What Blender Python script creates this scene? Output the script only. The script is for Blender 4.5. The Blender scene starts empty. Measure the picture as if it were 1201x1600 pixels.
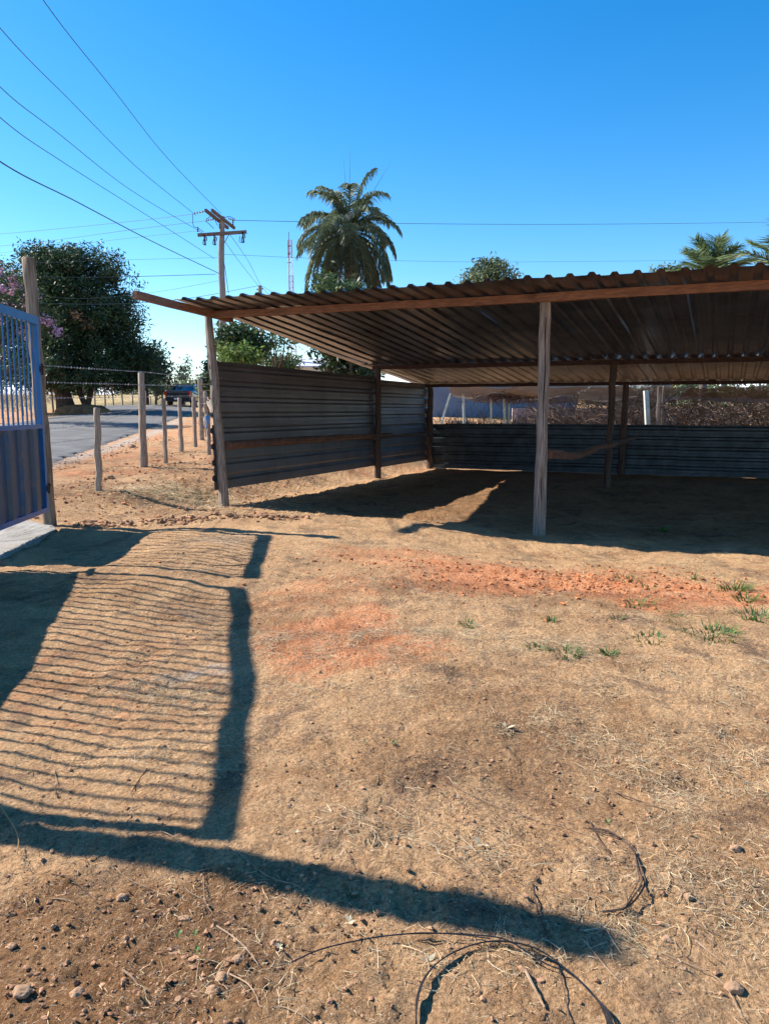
import bpy, math, random
import numpy as np
from mathutils import Vector, noise as mnoise
random.seed(7); RNG = np.random.default_rng(7)
SC = bpy.context.scene; COL = SC.collection
PI = math.pi

# ------------------------------------------------------------ camera, sky, sun
F, HOR, HC = 1200., 642., 1.5
PITCH = math.atan((800-HOR)/F); CP, SP = math.cos(PITCH), math.sin(PITCH)
cd = bpy.data.cameras.new('camera'); cam = bpy.data.objects.new('camera', cd); COL.objects.link(cam)
cam.location = (0, 0, HC); cam.rotation_euler = (PI/2-PITCH, 0, 0)
cd.sensor_fit = 'HORIZONTAL'; cd.sensor_width = 36; cd.lens = 36*F/1201; cd.clip_end = 2500; cd.clip_start = .05
SC.camera = cam

SUN_EL = math.radians(38.5); SDX, SDY = .936, -.352      # direction shadows fall
sl = bpy.data.lights.new('sun', 'SUN'); so = bpy.data.objects.new('sun', sl); COL.objects.link(so)
sl.energy = 5.0; sl.angle = math.radians(.5); sl.color = (1, .93, .83)
so.rotation_euler = Vector((SDX*math.cos(SUN_EL), SDY*math.cos(SUN_EL), -math.sin(SUN_EL))).to_track_quat('-Z', 'Y').to_euler()
so.location = (-30, 8, 30)

W = bpy.data.worlds.new('World'); SC.world = W; W.use_nodes = True
nt = W.node_tree; bg = nt.nodes['Background']
sky = nt.nodes.new('ShaderNodeTexSky'); sky.sky_type = 'NISHITA'; sky.sun_disc = False
sky.sun_elevation = SUN_EL; sky.sun_rotation = math.atan2(-SDX, -SDY) % (2*PI)
sky.air_density = 1.0; sky.dust_density = .35; sky.ozone_density = 2.2; sky.altitude = 600
hs = nt.nodes.new('ShaderNodeHueSaturation'); hs.inputs['Saturation'].default_value = 1.44; hs.inputs['Hue'].default_value = .499
nt.links.new(sky.outputs[0], hs.inputs['Color'])
# a low bank of far cumulus, by world direction
tc = nt.nodes.new('ShaderNodeTexCoord'); sx = nt.nodes.new('ShaderNodeSeparateXYZ'); nt.links.new(tc.outputs['Generated'], sx.inputs[0])
mp = nt.nodes.new('ShaderNodeMapping'); mp.inputs['Scale'].default_value = (9, 9, 26); nt.links.new(tc.outputs['Generated'], mp.inputs[0])
nz = nt.nodes.new('ShaderNodeTexNoise'); nz.inputs['Scale'].default_value = 1.0; nz.inputs['Detail'].default_value = 6; nt.links.new(mp.outputs[0], nz.inputs['Vector'])
band = nt.nodes.new('ShaderNodeMapRange'); band.inputs['From Min'].default_value = .065; band.inputs['From Max'].default_value = .03; nt.links.new(sx.outputs['Z'], band.inputs['Value'])
ad = nt.nodes.new('ShaderNodeMath'); ad.operation = 'MULTIPLY_ADD'; nt.links.new(band.outputs[0], ad.inputs[0]); ad.inputs[1].default_value = .5; nt.links.new(nz.outputs['Fac'], ad.inputs[2])
cr = nt.nodes.new('ShaderNodeMapRange'); cr.inputs['From Min'].default_value = .80; cr.inputs['From Max'].default_value = .93; nt.links.new(ad.outputs[0], cr.inputs['Value'])
mx = nt.nodes.new('ShaderNodeMix'); mx.data_type = 'RGBA'; nt.links.new(cr.outputs[0], mx.inputs[0]); nt.links.new(hs.outputs[0], mx.inputs[6]); mx.inputs[7].default_value = (7.5, 8, 9, 1)
nt.links.new(mx.outputs[2], bg.inputs['Color']); bg.inputs['Strength'].default_value = .11
vs = SC.view_settings; vs.view_transform = 'Standard'; vs.look = 'None'; vs.gamma = 1; vs.exposure = 1.08
SC.cycles.max_bounces = 6; SC.cycles.transparent_max_bounces = 12

# ------------------------------------------------------------ helpers
def at(u, v, Y):
    """world point seen at photo pixel u,v at distance Y"""
    x = (u-600.5)/F; y = -(v-800)/F; r = (x, CP+y*SP, -SP+y*CP); t = Y/r[1]
    return np.array((r[0]*t, Y, HC+r[2]*t))
def on(u, v, z=0.):
    x = (u-600.5)/F; y = -(v-800)/F; r = (x, CP+y*SP, -SP+y*CP); t = (z-HC)/r[2]
    return np.array((r[0]*t, r[1]*t, z))
def onground(u, v):
    z = 0.
    for _ in range(6):
        p = on(u, v, z); z = float(gz(p[0], p[1]))
    return on(u, v, z)

def _h(ix, iy, s):
    n = (ix.astype(np.int64)*374761393 + iy.astype(np.int64)*668265263 + s*1442695041) & 0x7fffffff
    n = ((n ^ (n >> 13))*1274126177) & 0x7fffffff
    return ((n ^ (n >> 16)) & 0xffff)/65535.
def vnoise(x, y, s=0):
    x = np.asarray(x, float); y = np.asarray(y, float)
    ix = np.floor(x); iy = np.floor(y); fx = x-ix; fy = y-iy
    def g(a, b):
        th = _h(ix+a, iy+b, s)*2*PI
        return np.cos(th)*(fx-a)+np.sin(th)*(fy-b)
    ux = fx**3*(fx*(fx*6-15)+10); uy = fy**3*(fy*(fy*6-15)+10)
    return 1.5*((g(0, 0)*(1-ux)+g(1, 0)*ux)*(1-uy)+(g(0, 1)*(1-ux)+g(1, 1)*ux)*uy)
def fbm(x, y, s=0, o=4):
    r = 0; a = 1
    for i in range(o): r = r+a*vnoise(x*2**i+17*i, y*2**i-9*i, s+i); a *= .5
    return r
def sm(t):
    t = np.clip(t, 0, 1); return t*t*(3-2*t)

def gz(x, y):
    """large-scale terrain height"""
    x = np.asarray(x, float); y = np.asarray(y, float)
    yy = np.clip(y, 3, 105)
    plane = .0375*yy-.21 - .01*np.clip(y-105, 0, 400)
    plane = plane-1.0*sm((y-55)/8)*(1-sm((y-76)/14))*sm((x+23)/3)*sm((6-x)/4)
    xw = -2.56+(y-12.2)*.443
    L = 1-sm((x-xw+1.6)/1.6)
    L = np.maximum(L*sm((y-9.7)/2.2), sm((y-24)/14))
    L = np.maximum(L, sm((-x-5.2)/1.4))
    z = plane*L
    z = z - (1-L)*.15*sm((x+2.5)/4.5)*sm((y-5)/4)*(1-.65*sm((y-11)/7))
    z = z + .13*sm((x+3.8)/2.4)*(1-sm((x+.2)/2.2))*sm((y-5)/2)*(1-sm((y-10)/1.6))     # low mound inside the gateway
    z = z - .12*(1-sm((x+1.9)/1.9))*(1-sm((y-3.5)/3))*(1-L)
    return z

def micro(x, y):
    """small relief of trodden soil"""
    x = np.asarray(x, float); y = np.asarray(y, float)
    road = sm((-x-5.6)/.8)
    rough = .62+.8*sm((1.0-x)/2.0)*sm((2.9-y)/.9)*sm((x+6)/1) + .7*sm(1-np.abs(vnoise(x*.7, y*.7, 3))*2.2)*.35
    rough = rough+.8*sm(1-((x-2.1)/2.0)**2-((y-7.0)/.8)**2)+.9*sm((y-10)/1.2)*(x < 1)*sm((18-y)/6)
    z = .028*vnoise(x*1.1, y*1.1, 11)+.016*vnoise(x*2.6, y*2.6, 12)
    z = z+rough*(.011*vnoise(x*7, y*7, 13)+.0075*vnoise(x*16, y*16, 14))
    near = sm((7-y)/3)
    z = z+rough*near*(.0055*vnoise(x*38, y*38, 15)+.0028*vnoise(x*80, y*80, 16))
    # clods: sharpened cells
    c = vnoise(x*22, y*22, 21); z = z+rough*.009*np.clip(c-.2, 0, 1)
    c = vnoise(x*47, y*47, 22); z = z+rough*near*.009*np.clip(c-.15, 0, 1)
    z = z-.012*np.clip(vnoise(x*5.3, y*9, 24)-.3, 0, 1)
    # churned ridge along the gate threshold
    z = z+.045*np.exp(-((y-9.85+.05*x)/.13)**2)*sm((x+4.4)/.5)*sm((-.9-x)/1.0)*(.7+.8*vnoise(x*6, y*6, 5))
    # lugged tyre tracks
    for k, (x0, x1) in enumerate(((.28, 1.5), (.95, 2.5), (-.15, .35))):
        cx = x0+(x1-x0)*(y-1.5)/5+.05*np.sin(y*1.7+k); dx = x-cx; m_ = sm((.085-np.abs(dx))/.02)*sm((y-1.5)/.3)*sm((6.2-y)/2)*sm(.7+1.6*vnoise(x*1.9+k, y*1.9, 70))
        z = z+m_*(-.007+.0065*(np.sin(y*95+np.abs(dx)*110) > .1))
    # ruts wandering towards the shed
    for k, off in ((0, .55), (1, 1.05)):
        cx = .35+off+.16*y+.1*np.sin(y*.9+k); z = z-.010*np.exp(-((x-cx)/.09)**2)*(1+.8*np.sin(y*70))*.6*sm((y-2)/2)*sm((6.5-y)/2)
    return z*(1-road)+road*.25*z
def gzt(x, y): return gz(x, y)+micro(x, y)
def G(x, y): return float(gzt(x, y))

def nd(t, ty, **kw):
    n = t.nodes.new(ty)
    for k, v in kw.items():
        if k in n.inputs: n.inputs[k].default_value = v
        else: setattr(n, k, v)
    return n
MATS = {}
def mat(name, c1, c2=None, rough=.8, metal=0., scale=8., stretch=(1, 1, 1), bump=0., bscale=None, detail=6, spec=.3, attr=None, trans=0., contrast=(.35, .65), dirt=None, coat=0.):
    if name in MATS: return MATS[name]
    m = bpy.data.materials.new(name); m.use_nodes = True; t = m.node_tree; b = t.nodes['Principled BSDF']
    b.inputs['Roughness'].default_value = rough; b.inputs['Metallic'].default_value = metal
    b.inputs['Specular IOR Level'].default_value = spec; b.inputs['Coat Weight'].default_value = coat
    c2 = c2 or tuple(c*.7 for c in c1)
    tcn = nd(t, 'ShaderNodeTexCoord'); mpn = nd(t, 'ShaderNodeMapping'); mpn.inputs['Scale'].default_value = stretch
    t.links.new(tcn.outputs['Object'], mpn.inputs[0])
    n = nd(t, 'ShaderNodeTexNoise', Scale=scale, Detail=detail, Roughness=.62); t.links.new(mpn.outputs[0], n.inputs['Vector'])
    r = nd(t, 'ShaderNodeValToRGB'); r.color_ramp.elements[0].position, r.color_ramp.elements[1].position = contrast
    r.color_ramp.elements[0].color = (*c2, 1); r.color_ramp.elements[1].color = (*c1, 1)
    t.links.new(n.outputs['Fac'], r.inputs[0]); outc = r.outputs[0]
    if attr:
        a = nd(t, 'ShaderNodeAttribute', attribute_name=attr)
        mm = nd(t, 'ShaderNodeMix', data_type='RGBA', blend_type='MULTIPLY'); mm.inputs[0].default_value = 1
        t.links.new(outc, mm.inputs[6]); t.links.new(a.outputs['Color'], mm.inputs[7]); outc = mm.outputs[2]
    if dirt:
        n3 = nd(t, 'ShaderNodeTexNoise', Scale=dirt[1], Detail=8, Roughness=.7); t.links.new(tcn.outputs['Object'], n3.inputs['Vector'])
        r3 = nd(t, 'ShaderNodeMapRange'); r3.inputs['From Min'].default_value = dirt[2]; r3.inputs['From Max'].default_value = dirt[2]+.15
        t.links.new(n3.outputs['Fac'], r3.inputs['Value'])
        mm = nd(t, 'ShaderNodeMix', data_type='RGBA'); t.links.new(r3.outputs[0], mm.inputs[0])
        t.links.new(outc, mm.inputs[6]); mm.inputs[7].default_value = (*dirt[0], 1); outc = mm.outputs[2]
    t.links.new(outc, b.inputs['Base Color'])
    if bump:
        n2 = nd(t, 'ShaderNodeTexNoise', Scale=bscale or scale*2, Detail=5); t.links.new(mpn.outputs[0], n2.inputs['Vector'])
        bp = nd(t, 'ShaderNodeBump', Strength=bump, Distance=.01); t.links.new(n2.outputs['Fac'], bp.inputs['Height']); t.links.new(bp.outputs[0], b.inputs['Normal'])
    if trans:
        tr = nd(t, 'ShaderNodeBsdfTranslucent'); t.links.new(outc, tr.inputs['Color'])
        ms = nd(t, 'ShaderNodeMixShader'); ms.inputs[0].default_value = trans
        t.links.new(b.outputs[0], ms.inputs[1]); t.links.new(tr.outputs[0], ms.inputs[2]); t.links.new(ms.outputs[0], t.nodes['Material Output'].inputs['Surface'])
    MATS[name] = m; return m

def tag(o, label=None, cat=None, group=None, kind=None):
    if label: o['label'] = label
    if cat: o['category'] = cat
    if group: o['group'] = group
    if kind: o['kind'] = kind
    return o
WLOC = {}
def empty(name, loc, label, cat, group=None):
    o = bpy.data.objects.new(name, None); COL.objects.link(o); o.location = loc; o.empty_display_size = .2
    WLOC[o.name] = np.array(loc, float); return tag(o, label, cat, group)
def link(name, me, parent=None, origin=(0, 0, 0)):
    o = bpy.data.objects.new(name, me); COL.objects.link(o); origin = np.array(origin, float); WLOC[o.name] = origin
    if parent: o.parent = parent; o.location = origin-WLOC[parent.name]
    else: o.location = origin
    return o
class MB:
    def __init__(s): s.v = []; s.f = []; s.c = []; s.n = 0
    def add(s, v, f, c=None):
        v = np.asarray(v, float).reshape(-1, 3); s.v.append(v)
        s.f += [tuple(i+s.n for i in q) for q in f]; s.n += len(v)
        s.c.append(np.tile(np.array(c if c is not None else (1, 1, 1), float), (len(v), 1)))
    def box(s, p0, p1, w, h, up=(0, 0, 1), wob=0, seg=1, taper=1.):
        p0 = np.array(p0, float); p1 = np.array(p1, float); d = p1-p0; L = np.linalg.norm(d); d /= L
        up = np.array(up, float); a = np.cross(d, up)
        if np.linalg.norm(a) < 1e-4: a = np.cross(d, (1, 0, 0))
        a /= np.linalg.norm(a); b = np.cross(a, d); vs_ = []
        for i in range(seg+1):
            t = i/seg; c = p0+d*L*t; k = 1+(taper-1)*t
            if wob: c = c+a*random.uniform(-wob, wob)+b*random.uniform(-wob, wob)
            for sa, sb in ((-1, -1), (1, -1), (1, 1), (-1, 1)):
                j = random.uniform(-wob, wob)*.5 if wob else 0
                vs_.append(c+a*(w/2*k+j)*sa+b*(h/2*k+j)*sb)
        f = [(0, 1, 2, 3), tuple(seg*4+i for i in (3, 2, 1, 0))]
        for i in range(seg):
            for k in range(4): f.append((i*4+k, i*4+4+k, i*4+4+(k+1) % 4, i*4+(k+1) % 4))
        s.add(vs_, f)
    def tube(s, pts, rad, seg=8, caps=True, jit=0, c=None):
        pts = [np.array(p, float) for p in pts]; n = len(pts)
        rad = rad if hasattr(rad, '__len__') else [rad]*n
        vs_ = []; ref = None
        for i, p in enumerate(pts):
            d = pts[min(i+1, n-1)]-pts[max(i-1, 0)]; d = d/(np.linalg.norm(d)+1e-9)
            if ref is None: ref = np.cross(d, (0, 0, 1)) if abs(d[2]) < .9 else np.cross(d, (0, 1, 0))
            a = ref-d*np.dot(ref, d); a = a/(np.linalg.norm(a)+1e-9); ref = a; b = np.cross(d, a)
            for k in range(seg):
                th = 2*PI*k/seg; r = rad[i]*(1+(jit*mnoise.noise(Vector((k*1.7, p[2]*1.2+p[0]*3, p[1]))) if jit else 0))
                vs_.append(p+a*r*math.cos(th)+b*r*math.sin(th))
        f = []
        for i in range(n-1):
            for k in range(seg): f.append((i*seg+k, i*seg+(k+1) % seg, (i+1)*seg+(k+1) % seg, (i+1)*seg+k))
        if caps: f.append(tuple(range(seg-1, -1, -1))); f.append(tuple((n-1)*seg+k for k in range(seg)))
        s.add(vs_, f, c)
    def build(s, name, m, parent=None, origin=None, smooth=False, color=False):
        v = np.concatenate(s.v) if s.v else np.zeros((0, 3))
        if origin is None:
            origin = WLOC[parent.name] if parent is not None else np.array((v[:, 0].mean(), v[:, 1].mean(), v[:, 2].min()))
        me = bpy.data.meshes.new(name); me.from_pydata((v-np.array(origin)).tolist(), [], s.f); me.materials.append(m)
        if smooth: me.polygons.foreach_set('use_smooth', np.ones(len(me.polygons), bool)); me.set_sharp_from_angle(angle=math.radians(40))
        if color:
            at_ = me.color_attributes.new('tint', 'FLOAT_COLOR', 'POINT'); c = np.concatenate(s.c)
            at_.data.foreach_set('color', np.concatenate([c, np.ones((len(c), 1))], 1).ravel())
        me.update(); return link(name, me, parent, origin)
def quads(name, V, m, parent=None, origin=None, tint=None, smooth=False):
    """V: (n,4,3) array of quads"""
    n = len(V); V = np.asarray(V, float)
    if origin is None: origin = WLOC[parent.name] if parent is not None else V.reshape(-1, 3).mean(0)
    me = bpy.data.meshes.new(name); me.vertices.add(n*4); me.loops.add(n*4); me.polygons.add(n)
    me.vertices.foreach_set('co', (V.reshape(-1, 3)-origin).ravel())
    me.loops.foreach_set('vertex_index', np.arange(n*4, dtype=np.int32))
    me.polygons.foreach_set('loop_start', np.arange(0, n*4, 4, dtype=np.int32))
    if tint is not None:
        a = me.color_attributes.new('tint', 'FLOAT_COLOR', 'POINT')
        a.data.foreach_set('color', np.concatenate([np.repeat(tint, 4, 0), np.ones((n*4, 1))], 1).ravel())
    me.update(calc_edges=True); me.materials.append(m)
    return link(name, me, parent, origin)
def grid_mesh(name, X, Y, Z, m, parent=None, origin=(0, 0, 0), col=None, smooth=True):
    h, w = X.shape; V = np.stack([X, Y, Z], -1).reshape(-1, 3)-np.array(origin)
    i = np.arange((h-1)*(w-1)); r, c = i//(w-1), i % (w-1); a = r*w+c
    Fc = np.stack([a, a+1, a+w+1, a+w], 1).astype(np.int32)
    me = bpy.data.meshes.new(name); me.vertices.add(len(V)); me.loops.add(Fc.size); me.polygons.add(len(Fc))
    me.vertices.foreach_set('co', V.ravel()); me.loops.foreach_set('vertex_index', Fc.ravel())
    me.polygons.foreach_set('loop_start', np.arange(0, Fc.size, 4, dtype=np.int32))
    me.update(calc_edges=True)
    if smooth: me.polygons.foreach_set('use_smooth', np.ones(len(Fc), bool))
    if col is not None:
        a_ = me.color_attributes.new('soil', 'FLOAT_COLOR', 'POINT')
        a_.data.foreach_set('color', col.reshape(-1, 4).ravel())
    me.materials.append(m); return link(name, me, parent, origin)
def icos(r=1, sub=1):
    import bmesh
    bm = bmesh.new(); bmesh.ops.create_icosphere(bm, subdivisions=sub, radius=r)
    v = np.array([x.co[:] for x in bm.verts]); f = [tuple(q.index for q in p.verts) for p in bm.faces]; bm.free(); return v, f
ICO1 = icos(1, 1); ICO3 = icos(1, 4)
def curve_pts(P, n=24):
    """Catmull-Rom through P"""
    P = [np.array(p, float) for p in P]; Q = [2*P[0]-P[1]]+P+[2*P[-1]-P[-2]]; out = []
    for i in range(1, len(Q)-2):
        for k in range(n):
            t = k/n; a, b, c, d = Q[i-1], Q[i], Q[i+1], Q[i+2]
            out.append(.5*((2*b)+(c-a)*t+(2*a-5*b+4*c-d)*t*t+(-a+3*b-3*c+d)*t**3))
    out.append(P[-1]); return out

# ------------------------------------------------------------ materials
def wood(name, c1, c2, sc=6):
    m = mat(name, c1, c2, rough=.85, scale=sc, stretch=(9, 9, .55), bump=.9, bscale=sc*2.4, detail=8, contrast=(.38, .6), dirt=(tuple(c*.35 for c in c2), 3.2, .63)); return m
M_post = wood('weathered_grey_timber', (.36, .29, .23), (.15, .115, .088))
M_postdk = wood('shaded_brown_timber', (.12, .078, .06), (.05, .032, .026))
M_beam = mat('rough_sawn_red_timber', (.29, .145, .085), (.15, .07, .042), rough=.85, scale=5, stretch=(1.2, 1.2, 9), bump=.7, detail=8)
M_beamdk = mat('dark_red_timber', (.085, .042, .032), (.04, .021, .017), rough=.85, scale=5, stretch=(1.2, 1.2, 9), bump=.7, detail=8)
M_log = mat('rail_log_wood', (.20, .10, .065), (.09, .045, .03), rough=.9, scale=9, bump=.8, detail=8)
M_fpost = wood('fence_post_timber', (.42, .33, .25), (.2, .15, .11))
M_gpost = wood('gate_post_timber', (.31, .225, .155), (.13, .092, .06), 4)
M_roof = mat('dark_corrugated_zinc', (.27, .285, .32), (.15, .16, .185), rough=.28, metal=.85, scale=2.2, bump=.15, bscale=5, dirt=((.09, .07, .06), 1.7, .56))
M_roof2 = mat('brighter_corrugated_zinc', (.38, .385, .39), (.23, .235, .24), rough=.4, metal=.8, scale=2.6, bump=.15, bscale=5, dirt=((.25, .18, .13), 1.9, .55))
M_wall = mat('wall_corrugated_zinc', (.22, .22, .23), (.15, .15, .155), rough=.40, metal=.7, scale=1.3, bump=.2, bscale=4, dirt=((.17, .13, .10), 2.3, .58))
M_wall2 = mat('old_bluish_zinc', (.085, .105, .12), (.045, .058, .068), rough=.5, metal=.6, scale=4, bump=.2, dirt=((.15, .16, .165), 5.5, .61))
M_blue = mat('blue_gate_paint', (.006, .135, .34), (.005, .10, .27), rough=.38, scale=3, spec=.5, bump=.05, dirt=((.15, .115, .10), 9, .60))
M_bluesheet = mat('faded_blue_sheet', (.085, .088, .095), (.015, .08, .17), rough=.5, scale=2, spec=.4, stretch=(3, 3, .5), dirt=((.17, .12, .10), 4, .56))
M_steel = mat('galvanised_wire', (.45, .45, .45), rough=.45, metal=.8)
M_rust = mat('rusty_hinge_steel', (.07, .04, .03), (.03, .02, .018), rough=.7, metal=.4, scale=30)
M_cable = mat('line_cable', (.03, .05, .055), rough=.6)
M_cable2 = mat('thin_line_cable', (.10, .14, .16), rough=.6)
M_blackwire = mat('black_annealed_wire', (.035, .035, .04), rough=.42, metal=.5)
M_conc = mat('rough_pale_concrete', (.32, .30, .27), (.22, .195, .16), rough=.95, scale=5, bump=.8, bscale=30, dirt=((.30, .19, .12), 2.5, .56))
M_cpost = mat('pale_concrete_post', (.55, .58, .50), (.38, .42, .36), rough=.9, scale=9, bump=.3)
M_asphalt = mat('worn_asphalt', (.155, .15, .145), (.09, .087, .085), rough=.9, scale=1.2, bump=.7, bscale=55, dirt=((.17, .14, .115), .8, .60))
M_straw = mat('dry_straw', (.62, .49, .30), (.40, .28, .16), rough=.8, scale=3, attr='tint')
M_green = mat('fresh_grass', (.09, .17, .05), (.05, .10, .03), rough=.6, scale=5, attr='tint', trans=.25)
M_leafdk = mat('mango_leaf', (.045, .085, .026), (.022, .042, .016), rough=.6, scale=.6, attr='tint', trans=.15, spec=.45)
M_leaf = mat('broad_leaf', (.085, .13, .045), (.045, .075, .028), rough=.5, scale=.8, attr='tint', trans=.25)
M_leafpale = mat('pale_dry_leaf', (.16, .19, .10), (.09, .12, .06), rough=.6, scale=.8, attr='tint', trans=.25)
M_pink = mat('pink_blossom', (.60, .38, .50), (.44, .25, .36), rough=.6, scale=2, attr='tint', trans=.3)
M_palm = mat('palm_leaflet', (.20, .24, .14), (.11, .15, .09), rough=.55, scale=1.5, attr='tint', trans=.15, spec=.5)
M_coco = mat('coconut_leaflet', (.13, .17, .075), (.07, .11, .045), rough=.5, scale=1.5, attr='tint', trans=.3)
M_bark = mat('dark_bark', (.13, .09, .065), (.06, .04, .03), rough=.95, scale=3, stretch=(4, 4, .8), bump=.8)
M_palmbark = mat('palm_bark', (.16, .13, .11), (.07, .055, .05), rough=.95, scale=3, stretch=(.6, .6, 7), bump=.8)
M_stone = mat('tan_stone', (.43, .27, .16), (.27, .155, .09), rough=.95, scale=14, bump=.5)
M_clod = mat('soil_clod', (.40, .235, .14), (.24, .13, .075), rough=1., scale=20, bump=.6, attr='tint', spec=.1)
M_twig = mat('dry_twig', (.36, .25, .16), (.2, .12, .075), rough=.85, scale=20, bump=.3)
M_twigdk = mat('dark_vine', (.11, .07, .05), (.05, .03, .024), rough=.9, scale=20, bump=.3)
M_brush = mat('dry_brush', (.25, .185, .145), (.12, .088, .07), rough=.9, scale=2, attr='tint')

# ------------------------------------------------------------ ground
def ground_material():
    m = bpy.data.materials.new('red_brown_earth'); m.use_nodes = True; t = m.node_tree; b = t.nodes['Principled BSDF']
    b.inputs['Roughness'].default_value = .97; b.inputs['Specular IOR Level'].default_value = .12
    tcn = nd(t, 'ShaderNodeTexCoord'); P = tcn.outputs['Object']
    def noise(s, d=6, r=.6, dist=0):
        n = nd(t, 'ShaderNodeTexNoise', Scale=s, Detail=d, Roughness=r, Distortion=dist); t.links.new(P, n.inputs['Vector']); return n.outputs['Fac']
    def ramp(f, a, ca, b_, cb):
        r = nd(t, 'ShaderNodeValToRGB'); e = r.color_ramp.elements; e[0].position, e[1].position = a, b_; e[0].color = (*ca, 1); e[1].color = (*cb, 1); t.links.new(f, r.inputs[0]); return r.outputs[0]
    def rng(f, a, b_, lo=0, hi=1):
        r = nd(t, 'ShaderNodeMapRange'); r.inputs['From Min'].default_value = a; r.inputs['From Max'].default_value = b_; r.inputs['To Min'].default_value = lo; r.inputs['To Max'].default_value = hi; t.links.new(f, r.inputs['Value']); return r.outputs[0]
    def mix(f, a, c, bt='MIX'):
        n = nd(t, 'ShaderNodeMix', data_type='RGBA', blend_type=bt)
        if isinstance(f, (int, float)): n.inputs[0].default_value = f
        else: t.links.new(f, n.inputs[0])
        for k, q in ((6, a), (7, c)):
            if isinstance(q, tuple): n.inputs[k].default_value = (*q, 1)
            else: t.links.new(q, n.inputs[k])
        return n.outputs[2]
    base = ramp(noise(1.1, 8, .65), .36, (.36, .20, .10), .64, (.71, .435, .225))
    base = mix(rng(noise(5.5, 8, .7), .40, .66), base, (.60, .385, .21))
    base = mix(rng(noise(2.7, 6, .6, .6), .54, .64, 0, .75), base, (.25, .16, .10))     # greyish litter stains
    a = nd(t, 'ShaderNodeAttribute', attribute_name='soil'); s = nd(t, 'ShaderNodeSeparateColor'); t.links.new(a.outputs['Color'], s.inputs[0])
    org = ramp(noise(4, 8, .7), .35, (.55, .205, .085), .65, (.78, .36, .18))
    mo = nd(t, 'ShaderNodeMath', operation='MULTIPLY_ADD'); t.links.new(noise(7, 9, .78), mo.inputs[0]); mo.inputs[1].default_value = 2.2; t.links.new(s.outputs[0], mo.inputs[2])
    base = mix(rng(mo.outputs[0], 1.35, 1.95), base, org)
    yel = ramp(noise(3, 6, .6), .35, (.36, .26, .12), .65, (.52, .41, .20))
    base = mix(s.outputs[1], base, yel)
    base = mix(s.outputs[2], base, (.50, .46, .40))
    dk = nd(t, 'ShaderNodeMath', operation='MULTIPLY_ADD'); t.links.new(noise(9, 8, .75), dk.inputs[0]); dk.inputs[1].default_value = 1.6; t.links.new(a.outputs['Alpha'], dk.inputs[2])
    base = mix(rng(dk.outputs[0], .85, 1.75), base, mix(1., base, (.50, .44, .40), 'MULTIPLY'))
    grain = ramp(noise(60, 5, .75), .32, (.46, .43, .40), .66, (1.36, 1.36, 1.36))
    base = mix(1., base, grain, 'MULTIPLY')
    spk = rng(noise(160, 2, .5), .64, .70)
    base = mix(spk, base, (.62, .46, .32))
    t.links.new(base, b.inputs['Base Color'])
    ns = noise(45, 8, .75); n2 = noise(12, 6, .7)
    ma = nd(t, 'ShaderNodeMath', operation='MULTIPLY_ADD'); t.links.new(n2, ma.inputs[0]); ma.inputs[1].default_value = 1.6; t.links.new(ns, ma.inputs[2])
    bp = nd(t, 'ShaderNodeBump', Strength=1., Distance=.038); t.links.new(ma.outputs[0], bp.inputs['Height']); t.links.new(bp.outputs[0], b.inputs['Normal'])
    return m
M_ground = ground_material()

def graded(a, b, c, step, grow):
    """coordinates dense around [b,c], growing outwards"""
    out = list(np.arange(b, c, step)); s = step; x = out[-1]
    while x < abs(a): s *= grow; x += s; out.append(x)
    s = step; x = b; left = []
    while x > -abs(a): s *= grow; x -= s; left.append(x)
    return np.array(left[::-1]+out)
xs = graded(900, -2.2, 3.0, .013, 1.022)
ys = [1.25]; 
while ys[-1] < 1500: ys.append(ys[-1]+max(.0085*ys[-1], .011)*(1 if ys[-1] < 30 else 2.2))
back = [1.25]; s = .02
while back[-1] > -60: s *= 1.25; back.append(back[-1]-s)
ys = np.array(back[::-1][:-1]+ys)
X, Y = np.meshgrid(xs, ys)
Z = gz(X, Y)
mk = (Y < 60) & (np.abs(X) < 40); Z[mk] += micro(X[mk], Y[mk])
wx = X+.35*vnoise(X*1.7, Y*1.7, 31)+.12*vnoise(X*6, Y*6, 32); wy = Y+.3*vnoise(X*1.7, Y*1.7, 33)+.1*vnoise(X*6, Y*6, 34)
def blob(cx, cy, rx, ry, k=1.): return k*sm(1.35-np.sqrt(((wx-cx)/rx)**2+((wy-cy)/ry)**2))
org = np.maximum.reduce([blob(1.4, 6.95, 1.7, .9, 1.1), blob(2.7, 6.3, 1.25, .6, 1.1), blob(-.35, 5.0, .75, .8, .8), blob(.2, 7.7, 1.1, .5, .55), blob(-.45, 6.1, .6, .5, .5), blob(-1.9, 4.4, 1.6, 1.2, .28)])
xr = X+.5*vnoise(X*.6, Y*.6, 40)
org = np.maximum(org, .75*sm((Y-11)/4)*sm((-xr-4.0)/1.2)*sm((60-Y)/20)*(.5+.6*vnoise(X*1.2, Y*.8, 41)))
org = np.maximum(org, .55*sm((Y-13)/6)*(1-sm((Y-40)/30))*(.5+.8*vnoise(X*.5, Y*.5, 42)))
yel = sm((Y-44)/8)*sm((-X-10)/8)*.95
yel = np.maximum(yel, .8*sm(1.3-np.sqrt(((wx+3.3)/.9)**2+((wy-12.5)/.55)**2)))
yel = np.maximum(yel, .15*sm((Y-30)/10))
pale = np.maximum.reduce([blob(-1.15, 4.35, .25, .10, .5), blob(-1.7, 8.3, .4, .3, .25), blob(-1.3, 5.6, .4, .15, .2)])*(.5+.8*np.clip(vnoise(X*9, Y*9, 66)+.4, 0, 1))
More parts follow.
